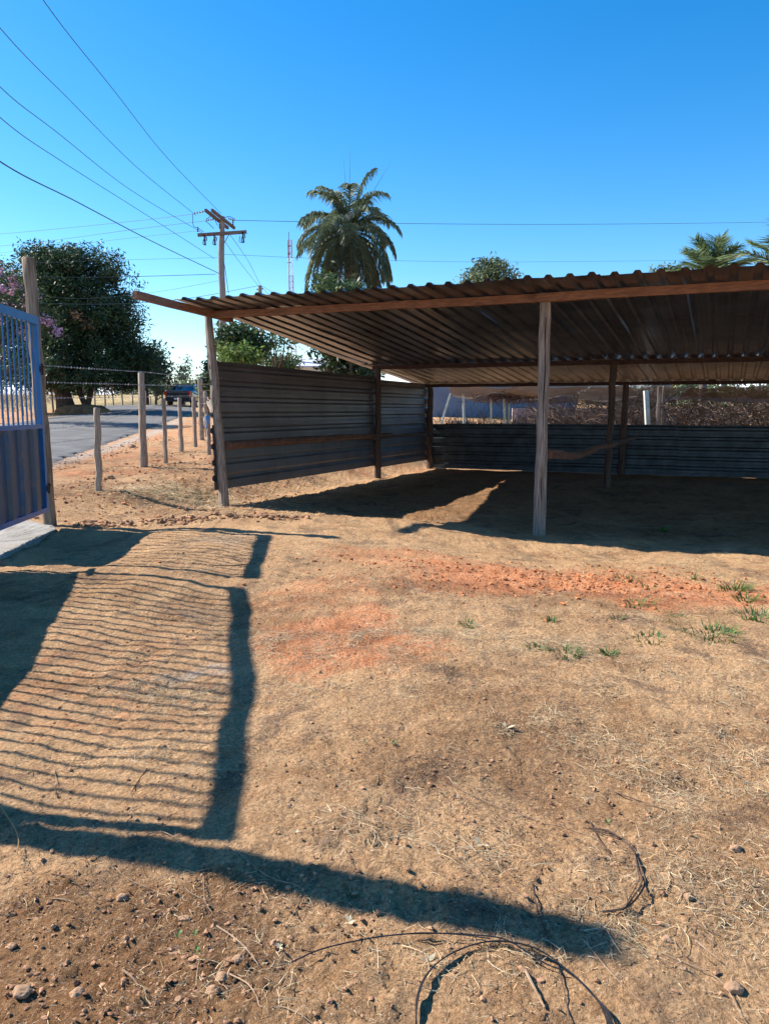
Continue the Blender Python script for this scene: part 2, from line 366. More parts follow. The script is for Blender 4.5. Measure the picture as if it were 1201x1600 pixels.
pale = np.maximum(pale, .75*sm(1-np.abs(X-(-6.75-.0042*(Y-10)**2+.25*vnoise(Y*1.3, X*0, 50)))/.5)*sm((Y-6)/6)*sm((50-Y)/20))
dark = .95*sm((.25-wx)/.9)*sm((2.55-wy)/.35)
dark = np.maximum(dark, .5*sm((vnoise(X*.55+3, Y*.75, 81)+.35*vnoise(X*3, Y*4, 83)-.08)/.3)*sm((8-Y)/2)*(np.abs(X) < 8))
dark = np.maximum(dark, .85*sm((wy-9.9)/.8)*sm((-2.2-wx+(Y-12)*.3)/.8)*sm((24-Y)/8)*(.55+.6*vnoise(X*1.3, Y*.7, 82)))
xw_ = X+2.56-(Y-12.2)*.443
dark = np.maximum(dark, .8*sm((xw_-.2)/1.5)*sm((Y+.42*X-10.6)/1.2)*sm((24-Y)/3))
for k in range(16):     # shoe prints pressed into the dust
    fx, fy, fa = ((-.05, 2.02, .5), (.12, 2.28, .4), (-.02, 2.62, .3), (.2, 2.95, .2), (.55, 2.35, -.3), (.75, 2.1, 2.6), (.9, 2.75, -.2), (.62, 3.2, .1), (1.15, 3.1, 1.9), (.3, 3.7, .2), (1.35, 2.5, .6), (1.6, 3.4, -.5), (-.2, 3.3, .3), (.75, 4.1, .2), (-.35, 1.95, -.4), (1.2, 3.9, .1))[k]
    sel = (np.abs(X-fx) < .22) & (np.abs(Y-fy) < .22); dx, dy = X[sel]-fx, Y[sel]-fy; u_ = dx*math.cos(fa)+dy*math.sin(fa); v_ = -dx*math.sin(fa)+dy*math.cos(fa)
    wd = .048-.010*np.cos(v_*22); q_ = sm((1-np.maximum(np.abs(u_)/wd, np.abs(v_)/.145))/.10)
    Z[sel] += q_*(-.010+.006*(np.sin(v_*210+np.abs(u_)*120) > 0))+.004*np.exp(-((np.maximum(np.abs(u_)/wd, np.abs(v_)/.145)-1.1)/.12)**2)
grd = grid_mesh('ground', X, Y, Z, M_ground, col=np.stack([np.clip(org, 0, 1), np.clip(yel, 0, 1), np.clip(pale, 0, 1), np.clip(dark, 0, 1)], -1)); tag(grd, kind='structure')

# road
RE = [(-6.5, -30), (-6.6, 0), (-6.75, 10), (-7.0, 16), (-7.5, 20), (-8.4, 27), (-10.7, 43), (-12.9, 52), (-14.6, 62), (-15, 72), (-12, 84), (-4, 96)]
rp = np.array(curve_pts([(a, b, 0) for a, b in RE], 60))[:, :2]
tg = np.gradient(rp, axis=0); tg /= np.linalg.norm(tg, axis=1)[:, None]; nl = np.stack([-tg[:, 1], tg[:, 0]], 1)
offs = np.array([0, .12, .3, .8, 1.5, 2.5, 3.1, 3.7, 4.7, 5.4, 5.9, 6.1, 6.2]); RX = rp[:, 0:1]+nl[:, 0:1]*offs; RY = rp[:, 1:2]+nl[:, 1:2]*offs
ej = .22*vnoise(rp[:, 1]*2.1, rp[:, 1]*0, 61)+.10*vnoise(rp[:, 1]*7, rp[:, 1]*0, 62)
RX[:, 0] += ej; RX[:, -1] += ej[::-1]
RZ = gz(RX, RY)+.03+.05*(1-((offs-3.1)/3.1)**2)
for k, dz in ((0, -.05), (-1, -.05)): RZ[:, k] += dz
tag(grid_mesh('road', RX, RY, RZ, M_asphalt), kind='structure')

# ------------------------------------------------------------ gate
def gate_leaf(P0, P1, label, bar_gap, far=True, zt=2.66, zm=1.31, zb=.22):
    P0 = np.array((*P0, 0.)); P1 = np.array((*P1, 0.)); root = empty('gate_leaf', (*P0[:2], zb), label, 'gate', 'double-leaf blue entrance gate')
    d = P1-P0; L = np.linalg.norm(d); d /= L; n = np.array((-d[1], d[0], 0)); Zv = np.array((0, 0, 1.))
    def q(s, z, o=0): return P0+d*s+Zv*z+n*o
    for s, w_ in ((.035, .07 if far else .032), (L-.035, .032 if far else .07)):
        b = MB(); b.box(q(s, zb), q(s, zt-.10), w_, .05, up=n); b.build('stile', M_blue, root)
    b = MB(); b.box(q(0, zt-.05), q(L, zt-.05), .06, .10); b.build('top_rail', M_blue, root)
    b = MB(); b.box(q(.07, zm), q(L-.07, zm), .048, .055); b.build('middle_rail', M_blue, root)
    b = MB(); b.box(q(.07, zb+.03), q(L-.07, zb+.03), .048, .06); b.build('bottom_rail', M_blue, root)
    s = .07+bar_gap
    while s < L-.1:
        b = MB(); b.tube([q(s, zm+.027), q(s, zt-.10)], .0115, 8); b.build('bar', M_blue, root, smooth=True); s += bar_gap
    prof = []; s = .07; per = .40
    while s < L-.07:
        for a, o in ((0, 0), (.17, 0), (.20, .04), (.34, .04), (.37, 0)):
            if s+a < L-.07: prof.append((s+a, o-.016))
        s += per
    prof.append((L-.07, -.016)); b = MB(); vs_ = []
    for a, o in prof: vs_ += [q(a, zb+.06, o), q(a, zm-.028, o)]
    b.add(vs_, [(2*i, 2*i+2, 2*i+3, 2*i+1) for i in range(len(prof)-1)]); b.build('sheet_panel', M_bluesheet, root)
    return root, q
GH = (-4.33, 9.78)
leaf, q1 = gate_leaf(GH, (-4.09, 7.50), 'blue gate leaf beside the tall hinge post, bars above and ribbed sheet below', .15)
for z in (2.02, .52):
    b = MB(); b.tube([q1(-.03, z-.07, .02), q1(-.03, z+.07, .02)], .022, 10); b.box(q1(-.06, z, .03), q1(.06, z, .03), .012, .07); b.box(q1(-.10, z+.03, .02), q1(-.02, z+.03, .02), .03, .03); b.build('hinge', M_rust, leaf)
leaf2, q2 = gate_leaf((-4.23, 7.31), (-3.69, 3.72), 'near blue gate leaf, mostly seen as barred shadow on the ground', .118, far=False)
b = MB(); b.box(q2(.10, 1.5, -.04), q2(-.12, 1.5, -.04), .03, .04); b.build('latch', M_rust, leaf2)

def post(name, base, top, r0, r1, m, label=None, cat=None, group=None, parent=None, seg=14, wob=.012, n=12, crack=False, sink=.15):
    base = np.array(base, float); top = np.array(top, float); pts = []; rad = []
    for i in range(n+1):
        t = i/n; p = base+(top-base)*t
        if i == 0: p[2] -= sink
        p[:2] += np.array([random.uniform(-wob, wob), random.uniform(-wob, wob)])*(0 < i < n); pts.append(p); rad.append((r0+(r1-r0)*t)*random.uniform(.95, 1.05))
    rad.append(rad[-1]*.85); pts.append(pts[-1]+np.array((0, 0, .012)))
    b = MB(); b.tube(pts, rad, seg, jit=.28)
    if parent is None:
        o = b.build(name, m, None, base, smooth=True); tag(o, label, cat, group)
    else:
        o = b.build(name, m, parent, base, smooth=True)
        if label: o['label'] = label
    return o
gb = (-4.36, 9.93, G(-4.36, 9.93))
g_ = post('gate_post', gb, (-4.47, 9.98, 3.40), .08, .07, M_gpost, 'tall round wooden gate post beside the blue gate leaf hinge', 'gate post', 'gate posts', n=16)
post('gate_post', (-3.68, 3.62, -.1), (-3.69, 3.60, 3.66), .10, .085, M_gpost, 'near gate post whose long shadow crosses the foreground soil', 'gate post', 'gate posts', n=16)

# concrete threshold under the gate
def slab():
    out = [on(84, 824), on(88, 830), on(66, 842), on(52, 850), on(30, 860), on(18, 866), on(0, 876)]
    P = [(p[0], p[1]) for p in out]+[(-4.05, 7.6), (-4.2, 6.9), (-4.9, 6.9), (-5.4, 8.0), (-5.5, 10.0), (-4.9, 10.25)]
    P = [np.array((a, b_, 0)) for a, b_ in P]; Q = curve_pts(P+[P[0]], 8)[:-1]
    b = MB(); n = len(Q); c = np.mean(Q, 0); rings = []
    for k, (sc_, z) in enumerate(((1.0, -.03), (.985, .032), (.9, .040), (.5, .043))):
        rings.append([(c[0]+(p[0]-c[0])*sc_+(random.uniform(-.012, .012)), c[1]+(p[1]-c[1])*sc_+random.uniform(-.012, .012), float(gz(p[0], p[1]))*.5+z+random.uniform(-.004, .004)) for p in Q])
    vs_ = [v for r in rings for v in r]+[(c[0], c[1], .045)]; f = []
    for k in range(3):
        for i in range(n): f.append((k*n+i, k*n+(i+1) % n, (k+1)*n+(i+1) % n, (k+1)*n+i))
    for i in range(n): f.append((3*n+i, 3*n+(i+1) % n, 4*n))
    b.add(vs_, f); tag(b.build('concrete_slab', M_conc), 'rough pale concrete slab under the blue gate leaf', 'slab')
slab()

# ------------------------------------------------------------ shed
O = np.array((-2.56, 12.2, 0)); EV = np.array((.92, -.39, 0)); WV = np.array((.405, .914, 0))
def S(t, s, z): return O+EV*t+WV*s+np.array((0, 0, z))
shed = empty('open_shed', (-2.56, 12.2, 0), 'open timber shed with sloping corrugated metal roof beside the gate', 'shed')
SM, SB = 5.94, 9.34
def rz(s): return 3.05-(.088 if s > 0 else .045)*s
def gp(t, s): p = S(t, s, 0); return float(gz(p[0], p[1]))
# posts
def spost(t, s, top, r0, r1, m, lean=(0, 0), **k):
    p = S(t, s, 0); z = gp(t, s); post('post', (p[0], p[1], z), (p[0]+lean[0], p[1]+lean[1], top), r0, r1, m, parent=shed, **k)
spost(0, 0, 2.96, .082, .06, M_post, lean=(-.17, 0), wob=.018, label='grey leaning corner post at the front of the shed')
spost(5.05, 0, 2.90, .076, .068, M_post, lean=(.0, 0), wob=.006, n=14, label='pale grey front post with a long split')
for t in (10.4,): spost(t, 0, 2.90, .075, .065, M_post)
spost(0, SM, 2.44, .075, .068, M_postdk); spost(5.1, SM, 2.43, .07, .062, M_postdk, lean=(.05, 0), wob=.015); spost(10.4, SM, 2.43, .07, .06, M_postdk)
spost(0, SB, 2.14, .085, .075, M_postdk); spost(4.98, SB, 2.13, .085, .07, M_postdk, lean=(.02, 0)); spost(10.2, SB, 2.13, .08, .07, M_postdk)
# splits in the front post (a thin dark strip along its near face)
b = MB(); p = S(5.05, 0, 0); pts = [(p[0]+.006*math.sin(i*1.3), p[1]-.070+.002*i*0, .05+i*.2-.15) for i in range(15)]
b.tube(pts, [.004+.004*math.sin(i*.8)**2 for i in range(15)], 5); b.build('split', mat('dark_crack', (.03, .02, .015), rough=1), shed)
# beams
def beam(a, c, w, h, m, name='beam', wob=.006, seg=14):
    b = MB(); b.box(a, c, w, h, wob=wob, seg=seg); b.build(name, m, shed, origin=np.array(a))
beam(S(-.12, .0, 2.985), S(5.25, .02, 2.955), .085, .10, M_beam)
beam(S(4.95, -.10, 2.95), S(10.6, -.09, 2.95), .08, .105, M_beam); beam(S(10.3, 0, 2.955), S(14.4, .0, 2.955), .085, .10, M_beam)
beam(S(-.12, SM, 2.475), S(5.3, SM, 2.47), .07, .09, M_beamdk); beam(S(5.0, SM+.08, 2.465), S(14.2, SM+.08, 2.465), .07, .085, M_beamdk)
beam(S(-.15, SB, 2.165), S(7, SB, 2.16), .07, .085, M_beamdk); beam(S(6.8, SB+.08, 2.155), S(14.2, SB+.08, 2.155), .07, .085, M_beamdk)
b = MB(); b.box(S(-.13, -1.72, 3.06), S(-.09, .45, 2.965), .075, .105, wob=.003, seg=6); b.build('projecting_rafter', M_beam, shed)
# sheets
def corr(L0, L1, a0, nper, f, m, name, per=.25, h=.036, nl=10, wob=.007, parent=None, taperprob=0):
    """ribbed sheet; ribs run along L from L0 to L1, profile across from a0; f(a, L, o) -> world"""
    prof = []
    for k in range(nper):
        for a, o in ((0, 0), (.062, 0), (.066, .003), (.070, 0), (.132, 0), (.140, .004), (.160, h-.004), (.168, h), (.212, h), (.220, h-.004), (.240, .004), (.248, 0)): prof.append((k*per+a*per/.25, o))
    prof.append((nper*per, 0)); prof.append((nper*per+.03, .006))
    b = MB(); vs_ = []; n = len(prof); ph = random.uniform(0, 9)
    for j in range(nl+1):
        L = L0+(L1-L0)*j/nl
        for a, o in prof: vs_.append(f(a0+a, L, o+wob*mnoise.noise(Vector((a*1.7+ph, L*.9, ph)))*2.5))
    # underside/edge thickness
    fc = [(j*n+i, j*n+i+1, (j+1)*n+i+1, (j+1)*n+i) for j in range(nl) for i in range(n-1)]
    b.add(vs_, fc); b.build(name, m, parent or shed, origin=np.array(f(a0, L0, 0)))
def front(a, L, o, k, jz):
    sk = -.048*max(0, L)*max(0, 1-(a+.17)/1.0) if k == 0 else 0; up = .08*max(0, .25-a)*max(0, -.2-L) if k == 0 else 0      # corner of the first sheet curls up
    return S(a+sk, L, rz(L)+o+jz+up-(.006*a if L < 0 else 0))
for k in range(15):
    t0 = -.17+k*1.0; j = random.uniform(-.035, .035); jz = random.uniform(-.004, .004)+(k % 2)*.003
    corr(-.86+j, SM+.25, t0, 4, lambda a, L, o: front(a, L, o, k, jz), M_roof, 'roof_sheet')
    corr(SM-.05, SB+.45+j, t0-.22, 4, lambda a, L, o: S(a, L, rz(L)-.012+o+jz), M_roof2 if k not in (0,) else M_roof2, 'roof_sheet')
# left wall (ribs horizontal)
for (s0, s1, z0) in ((-.14, 6.15, .25), (-.11, 6.1, 1.245), (6.0, SB+.10, .19), (5.95, SB+.14, 1.185)):
    oo = .0 if z0 < 1 else -.006
    corr(s0, s1, z0, 4, lambda a, L, o: S(-.085-o+oo, L, a+.0*L), M_wall, 'wall_sheet', h=.038)
# back wall, low
for (t0, t1, z0, oo) in ((-.1, .42, -.02, .012), (.38, 6.25, 0, 0), (6.15, 13.5, -.01, .006)):
    corr(t0, t1, z0, 5, lambda a, L, o: S(L, SB+.11+o+oo, (a-z0)*.94+z0-.03), M_wall2, 'low_wall_sheet', h=.034, nl=16)
# rails
def rail(P, r, m=M_log, name='rail', jit=.35, seg=12):
    pts = curve_pts(P, 6); n = len(pts); rr = [r[0]+(r[1]-r[0])*i/(n-1) for i in range(n)]
    b = MB(); b.tube(pts, rr, seg, jit=jit); b.build(name, m, shed, origin=pts[0], smooth=True)
rail([S(.04, .06, .955), S(.06, 2.5, .965), S(.07, 4.6, .955), S(.05, 6.6, .93)], (.066, .05))
rail([S(.09, 5.4, .90), S(.09, 7.5, .90), S(.06, 9.2, .88)], (.035, .032), M_postdk)
rail([S(.06, 8.75, 1.12), S(.10, 9.0, .6), S(.12, 9.2, .12)], (.025, .022), M_postdk)
rail([S(5.13, .05, .93), S(5.15, 2.2, .80), S(5.15, 4.0, .83), S(5.22, 5.3, .83), S(5.36, 7.3, .86)], (.062, .04))
rail([S(5.2, 5.2, .78), S(5.36, 6.6, .88), S(5.5, 7.6, .93)], (.04, .022), M_postdk)
for z in (2.28, 2.02):
    b = MB(); b.tube([S(.0+.085*math.cos(a)-.1*(z/3), .085*math.sin(a), z+.01*math.sin(3*a)) for a in np.linspace(0, 2*PI, 20)], .005, 5)
    b.build('tie_wire', M_steel, shed)

# ------------------------------------------------------------ barbed wire fence by the road
fence = empty('barbed_wire_fence', (-4.5, 12.1, .24), 'barbed wire fence of rough wooden posts between the road and the shed', 'fence')
FP = [(153, 767, 638, 12.1, .058, None), (222, 730, 583, 15.5, .075, 'tallest fence post, pale and thick'), (257, 718, 623, 16.4, .048, None), (282, 704, 622, 19., .055, None), (304, 697, 621, 20.5, .055, None), (314, 692, 592, 22.8, .07, None), (322, 690, 612, 24, .06, None), (325.5, 705, 648, 18.2, .05, 'short grey post with a blue painted tip')]
tops = []
for u, vb, vt, y, r, lb in FP:
    a = at(u+1.5, vb, y); c = at(u-1.5, vt, y+.05); a[2] = G(a[0], a[1])-.02
    o = post('fence_post', a, c, r, r*.9, M_fpost, parent=fence, label=lb, n=9, wob=.01); tops.append((a, c))
b = MB(); c = tops[-1][1]; b.tube([c-np.array((0, 0, .30)), c-np.array((0, 0, .02))], .062, 12); b.build('painted_tip', mat('sky_blue_paint', (.12, .33, .62), rough=.6), fence)
def wire(name, P, r, m, parent=None, barbs=False, label=None, cat=None, group=None, n=14, sag=0):
    pts = curve_pts(P, n) if len(P) > 2 else [np.array(P[0])+(np.array(P[1])-np.array(P[0]))*i/n-np.array((0, 0, sag*4*(i/n)*(1-i/n))) for i in range(n+1)]
    b = MB(); b.tube(pts, r, 5)
    if barbs:
        for i in range(len(pts)-1):
            L = np.linalg.norm(pts[i+1]-pts[i]); k = max(1, int(L/.13))
            for j in range(k):
                p = pts[i]+(pts[i+1]-pts[i])*(j+.5)/k; d = np.array((random.uniform(-.5, .5), random.uniform(-.5, .5), 1)); d = d/np.linalg.norm(d)*.015
                b.tube([p-d, p+d], r*.8, 3)
    if parent: return b.build(name, m, parent, origin=pts[0])
    return tag(b.build(name, m, None, pts[0]), label, cat, group)
tp = tops[1]
def fw(frac, y): return None
for (v0, v1, v2, v3) in ((571, 581, 589, 604), (597, 601, 603, 612), (622, 620, 618, 622), (655, 640, 630, 632)):
    wire('wire_strand', [at(66, v0, 10.0), at(222, v1, 15.4), at(262, (v1+v2)/2, 19.0), at(312, v2, 22.7), at(322, v2+1, 24)], .003, M_steel, fence, barbs=True)
wire('wire_strand', [at(66, 672, 10.0), at(150, 660, 12.0), at(222, 638, 15.4), at(281, 632, 18.9)], .003, M_steel, fence, barbs=True)
wire('wire_strand', [at(66, 694, 10.0), at(150, 684, 12.0)], .003, M_steel, fence, barbs=True)
for k in range(9): wire('wire_strand', [at(313, 600+k*10.2, 22.7), at(330, 600+k*10.2, 22.3)], .0035, M_twig, fence, n=3)
b = MB(); b.box(at(322, 622, 24.5), at(338, 655, 22), .09, .09); b.build('brace', M_fpost, fence)

# far fence beyond the road
ff = empty('field_fence', (-15, 42, 1.3), 'rough post and wire fence edging the yellow field beyond the road', 'fence')
pr = None
for k, (u, y, h) in enumerate(((-25, 34, 1.5), (8, 36, 1.4), (40, 39, 1.5), (62, 41, 1.3), (87, 43, 1.5), (110, 45, 1.2), (134, 48, 1.5), (152, 50, 1.4), (168, 53, 1.6), (181, 55, 1.5), (195, 57, 2.1), (210, 60, 1.6), (224, 62, 1.5), (238, 65, 1.5), (248, 68, 1.4))):
    x = (u-600)/F*y; z = float(gz(x, y)); post('fence_post', (x, y, z), (x+random.uniform(-.08, .08), y, z+h), .06, .05, M_fpost, parent=ff, n=4, seg=8)
    if pr is not None:
        for f_ in (.35, .6, .9): wire('wire_strand', [np.array(pr)+(0, 0, f_*1.4), np.array((x, y, z+f_*1.4))], .006, M_steel, ff, n=3)
    pr = (x, y, z)

# ------------------------------------------------------------ vegetation builders
def leaf_quads(C, size, asp=.38, droop=.3, spread=1.):
    """C (n,3) leaf centres -> kite quads with random orientation"""
    n = len(C); d = RNG.normal(size=(n, 3)); d[:, 2] = d[:, 2]*.7-droop; d /= np.linalg.norm(d, axis=1)[:, None]
    r = RNG.normal(size=(n, 3)); s = np.cross(d, r); s /= np.linalg.norm(s, axis=1)[:, None]
    L = size*RNG.uniform(.6, 1.3, n)[:, None]; w = L*asp
    return np.stack([C-d*L*.5, C+s*w*.5, C+d*L*.5, C-s*w*.5], 1)
def tints(n, lo=.6, hi=1.5, warm=.12):
    k = RNG.uniform(lo, hi, n)[:, None]; w = RNG.normal(0, warm, n)[:, None]
    return np.clip(np.concatenate([k*(1+w), k, k*(1-w)], 1), .05, 3)
def clusters(blobs, nc, rad, inner=.35):
    """cluster centres near the surface of a union of ellipsoids"""
    vol = np.array([b_[3]*b_[4]*b_[5] for b_ in blobs])**.67; pick = RNG.choice(len(blobs), nc, p=vol/vol.sum()); out = []
    B = np.array(blobs)[pick]; d = RNG.normal(size=(nc, 3)); d /= np.linalg.norm(d, axis=1)[:, None]
    k = np.where(RNG.random(nc) < inner, RNG.uniform(.3, .85, nc), RNG.uniform(.82, 1.08, nc))[:, None]
    return B[:, :3]+d*k*B[:, 3:6], k[:, 0]
def crown(name, blobs, nc, per, crad, size, m, parent, inner=.35, tint=(.55, 1.5), asp=.38, droop=.3, zs=.8, warm=.12):
    C, k = clusters(blobs, nc, crad, inner); cr_ = crad*RNG.uniform(.6, 1.35, nc); ct = RNG.uniform(.72, 1.28, nc)
    P = (C[:, None, :]+np.clip(RNG.normal(size=(nc, per, 3)), -1.7, 1.7)*np.array((1, 1, zs))*cr_[:, None, None]*.5).reshape(-1, 3)
    T = tints(len(P), tint[0], tint[1], warm)*np.repeat(ct, per)[:, None]
    return quads(name, leaf_quads(P, size, asp, droop), m, parent, tint=T)
def limbs(b, base, blobs, r, n=7):
    for k in range(n):
        q = blobs[k % len(blobs)]; t = np.array(q[:3])+RNG.normal(size=3)*np.array(q[3:6])*.45; t[2] = max(t[2], base[2]+.2)
        mid = base*.45+t*.55+RNG.normal(size=3)*.12*np.linalg.norm(t-base)*.5; mid[2] = base[2]*.5+t[2]*.5
        b.tube(curve_pts([base, mid, t], 5), np.linspace(r, r*.22, 11), 7)
def tree(label, x, y, h, blobs, r, nc, per, crad, size, m, group=None, name='tree', trunkh=None, lean=0, cat='tree', nl=8, **kw):
    """blobs relative to (x,y,ground)"""
    z = float(gz(x, y)); root = empty(name, (x, y, z), label, cat, group); B = [(x+q[0], y+q[1], z+q[2], *q[3:6]) for q in blobs]
    th = trunkh or h*.35; top = np.array((x+lean, y, z+th)); b = MB()
    b.tube(curve_pts([(x, y, z-.2), (x+lean*.4+.05*h*.1, y, z+th*.5), top], 5), np.linspace(r*1.25, r*.75, 11), 9, jit=.3); limbs(b, top, B, r*.6, nl)
    b.build('trunk', M_bark, root, smooth=True)
    crown('crown', B, nc, per, crad, size, m, root, **kw); return root

# big mango tree across the road
mx_, my_ = -17.6, 43.
def rel(u, v, y=43., X0=mx_, ru=0, rv=0, ry=None):
    p = at(u, v, y); z0 = float(gz(X0, my_)); k = y/F; return (p[0]-X0, y-my_, p[2]-z0, ru*k, ry if ry else ru*k, rv*k)
mb = [rel(60, 450, ru=52, rv=60), rel(105, 452, ru=48, rv=60), rel(150, 470, ru=62, rv=72), rel(75, 530, ru=75, rv=70), rel(160, 550, ru=66, rv=58), rel(125, 480, ru=66, rv=76), rel(30, 500, ru=60, rv=66), rel(216, 570, ru=42, rv=34), rel(100, 412, ru=30, rv=24), rel(60, 418, ru=24, rv=24), rel(150, 425, ru=24, rv=20), rel(-20, 480, ru=50, rv=55), rel(182, 505, ru=26, rv=42), rel(110, 580, ru=110, rv=24)]
mango = tree('large dark mango tree with a dense rounded crown across the road', mx_, my_, 9, mb, .42, 1300, 75, .62, .25, M_leafdk, trunkh=2.1, lean=-.6, inner=.25, asp=.26, droop=.5, name='mango_tree')
C2, _ = clusters([(mango.location.x+q[0], mango.location.y+q[1]-.6, mango.location.z+q[2], q[3], q[4], q[5]) for q in mb[:6]], 13, .5, 0)
M_pan = mat('rusty_panicle', (.30, .19, .11), (.18, .10, .06), attr='tint')
for c_ in C2: quads('flower_panicle', leaf_quads(c_+np.clip(RNG.normal(size=(50, 3)), -1.5, 1.5)*.18, .2, .4, 0), M_pan, mango, tint=tints(50))
b = MB(); zb = float(gz(-18.6, 42.6))
for (xa, xb) in ((-16.7, -15.9), (-16.3, -17.2)): b.tube(curve_pts([(xa, 43.2, zb-.2), ((xa+xb)/2-.1, 43.2, zb+.9), (xb, 43, zb+2.6)], 5), np.linspace(.2, .12, 11), 8)
b.build('side_trunk', M_bark, mango, smooth=True)

# pink flowering tree left of it, nearer
px_, py_ = -16.4, 32.
def relp(u, v, ru, rv, y=32.): p = at(u, v, y); k = y/F; return (p[0]-px_, y-py_, p[2]-float(gz(px_, py_)), ru*k, ru*k, rv*k)
pb = [relp(20, 470, 40, 45), relp(50, 490, 34, 28), relp(-20, 450, 50, 50), relp(25, 560, 40, 40), relp(70, 520, 22, 22)]
pk = tree('pink flowering tree with sprawling thin stems, behind the gate bars', px_, py_, 6, pb, .13, 230, 22, .5, .17, M_leaf, trunkh=1.3, inner=.3, name='pink_flowering_tree')
C2, _ = clusters([(px_+q[0], py_+q[1]-.3, pk.location.z+q[2], q[3], q[4], q[5]) for q in pb[:3]+pb[4:]], 44, .3, .1)
P2 = (C2[:, None]+RNG.normal(size=(44, 60, 3))*.11).reshape(-1, 3)
quads('blossoms', leaf_quads(P2, .12, .8, 0), M_pink, pk, tint=tints(len(P2), .7, 1.5, .05))

def simple(label, u, v, y, ru, rv, m, nc=90, per=26, size=.25, crad=.5, group=None, nb=5, trunkr=.12, ry=None, name='tree', cat='tree', **kw):
    p = at(u, v, y); z0 = float(gz(p[0], y)); k = y/F; bl = []
    for i in range(nb):
        a = RNG.uniform(-1, 1, 3)*.5; bl.append((a[0]*ru*k, a[1]*ru*k, p[2]-z0+a[2]*rv*k, ru*k*RNG.uniform(.4, .65), ru*k*.55, rv*k*RNG.uniform(.4, .65)))
    return tree(label, p[0], y, 0, bl, trunkr, nc, per, crad, size, m, group, trunkh=max(.3, (p[2]-z0)*.55), name=name, cat=cat, **kw)
simple('dark leaning tree at the right edge of the mango tree', 228, 575, 55, 38, 34, M_leafdk, 150, 40, .3, .7)
simple('slender sparse tree standing above the dark car', 287, 578, 75, 13, 24, M_leafdk, 46, 16, .28, .55, trunkr=.07, nb=6, name='slender_tree')
simple('bare reddish branched tree between mango tree and slender tree', 252, 585, 68, 22, 26, mat('reddish_leaf', (.09, .06, .04), (.05, .04, .03), attr='tint'), 90, 20, .25, .7)
simple('pale green bush left of the dark car', 243, 608, 66, 15, 14, M_leafpale, 60, 26, .25, .5, name='bush', cat='bush')
simple('yellowish round bush right of the dark car', 305, 606, 60, 24, 14, M_leafpale, 80, 28, .25, .5, name='bush', cat='bush')
simple('bright green shrub just left of the shed corner post', 322, 600, 36, 14, 22, M_leaf, 60, 26, .2, .35, name='bush', cat='bush')
simple('dark shrub standing behind the shed corner post', 333, 588, 42, 10, 26, M_leafdk, 60, 26, .2, .4, name='bush', cat='bush')
simple('leafy green tree growing behind the corrugated shed wall', 378, 535, 28, 40, 36, M_leaf, 210, 30, .22, .42, trunkr=.13)
simple('small yellow green shrub at the foot of the leafy tree', 372, 562, 26, 32, 18, mat('lime_leaf', (.17, .24, .06), (.09, .14, .03), attr='tint', trans=.3), 60, 26, .18, .35, name='bush', cat='bush')
simple('thin airy tree between two trees behind the wall', 432, 525, 31, 36, 34, M_leaf, 26, 12, .22, .5, trunkr=.06, nb=6, name='airy_tree')
simple('low green hedge beside the white house', 432, 572, 50, 36, 12, M_leaf, 90, 26, .25, .5, name='hedge', cat='hedge')
simple('dark broadleaf tree rising behind the shed roof under the palm', 548, 520, 30, 70, 85, M_leafdk, 340, 34, .26, .55, trunkr=.16, nb=8)
simple('leafy treetop below the tall palm crown', 548, 464, 29, 45, 22, M_leaf, 90, 26, .24, .45, trunkr=.08, nb=6)
simple('sparse branch tree with red leaves left of the palm trunk', 510, 450, 29.5, 24, 28, M_leaf, 26, 14, .22, .4, trunkr=.04, nb=4, name='airy_tree')
simple('rounded tree crown showing above the middle of the roof', 758, 437, 45, 40, 30, M_leafpale, 130, 30, .25, .5, trunkr=.15)
simple('pale treetop just above the roof left of the coconut palms', 1045, 428, 42, 26, 10, M_leafpale, 60, 26, .25, .5)
for i, (u, v, y, ru, rv) in enumerate(((-30, 610, 95, 60, 26), (60, 606, 100, 50, 20), (130, 604, 98, 46, 20), (200, 606, 105, 40, 18), (260, 612, 110, 26, 12), (345, 600, 100, 40, 16), (-120, 600, 90, 70, 36), (-240, 590, 80, 80, 46))):
    simple(('grey green', 'dull olive', 'dark green', 'pale olive', 'small greyish', 'low green', 'tall olive', 'broad dark')[i]+' tree on the skyline beyond the field', u, v, y, ru, rv, M_leafpale if i % 2 else M_leaf, 110, 24, .4, .9, group='skyline trees beyond the field', trunkr=.15)
for i, (u, v, y, ru, rv) in enumerate(((900, 590, 60, 110, 40), (1080, 590, 55, 90, 45), (1280, 560, 50, 110, 60), (760, 600, 62, 80, 30))):
    simple(('broad dull', 'tall dull', 'large dull', 'low dull')[i]+' tree behind the yard hidden by the roof', u, v, y, ru, rv, M_leafpale, 130, 24, .4, .9, group='trees behind the yard', trunkr=.15)

for i, (u, v, y, ru, rv) in enumerate(((985, 625, 36, 60, 18), (1085, 622, 37, 60, 22), (1190, 624, 35, 70, 20), (1320, 618, 36, 70, 24))):
    simple(('first', 'second', 'third', 'outer right', 'low')[i]+' dull scrub bush from the left seen under the roof beyond the dry brush', u, v, y, ru, rv, M_leafpale, 120, 26, .22, .5, group='scrub behind the yard', name='bush', cat='bush', trunkr=.04)
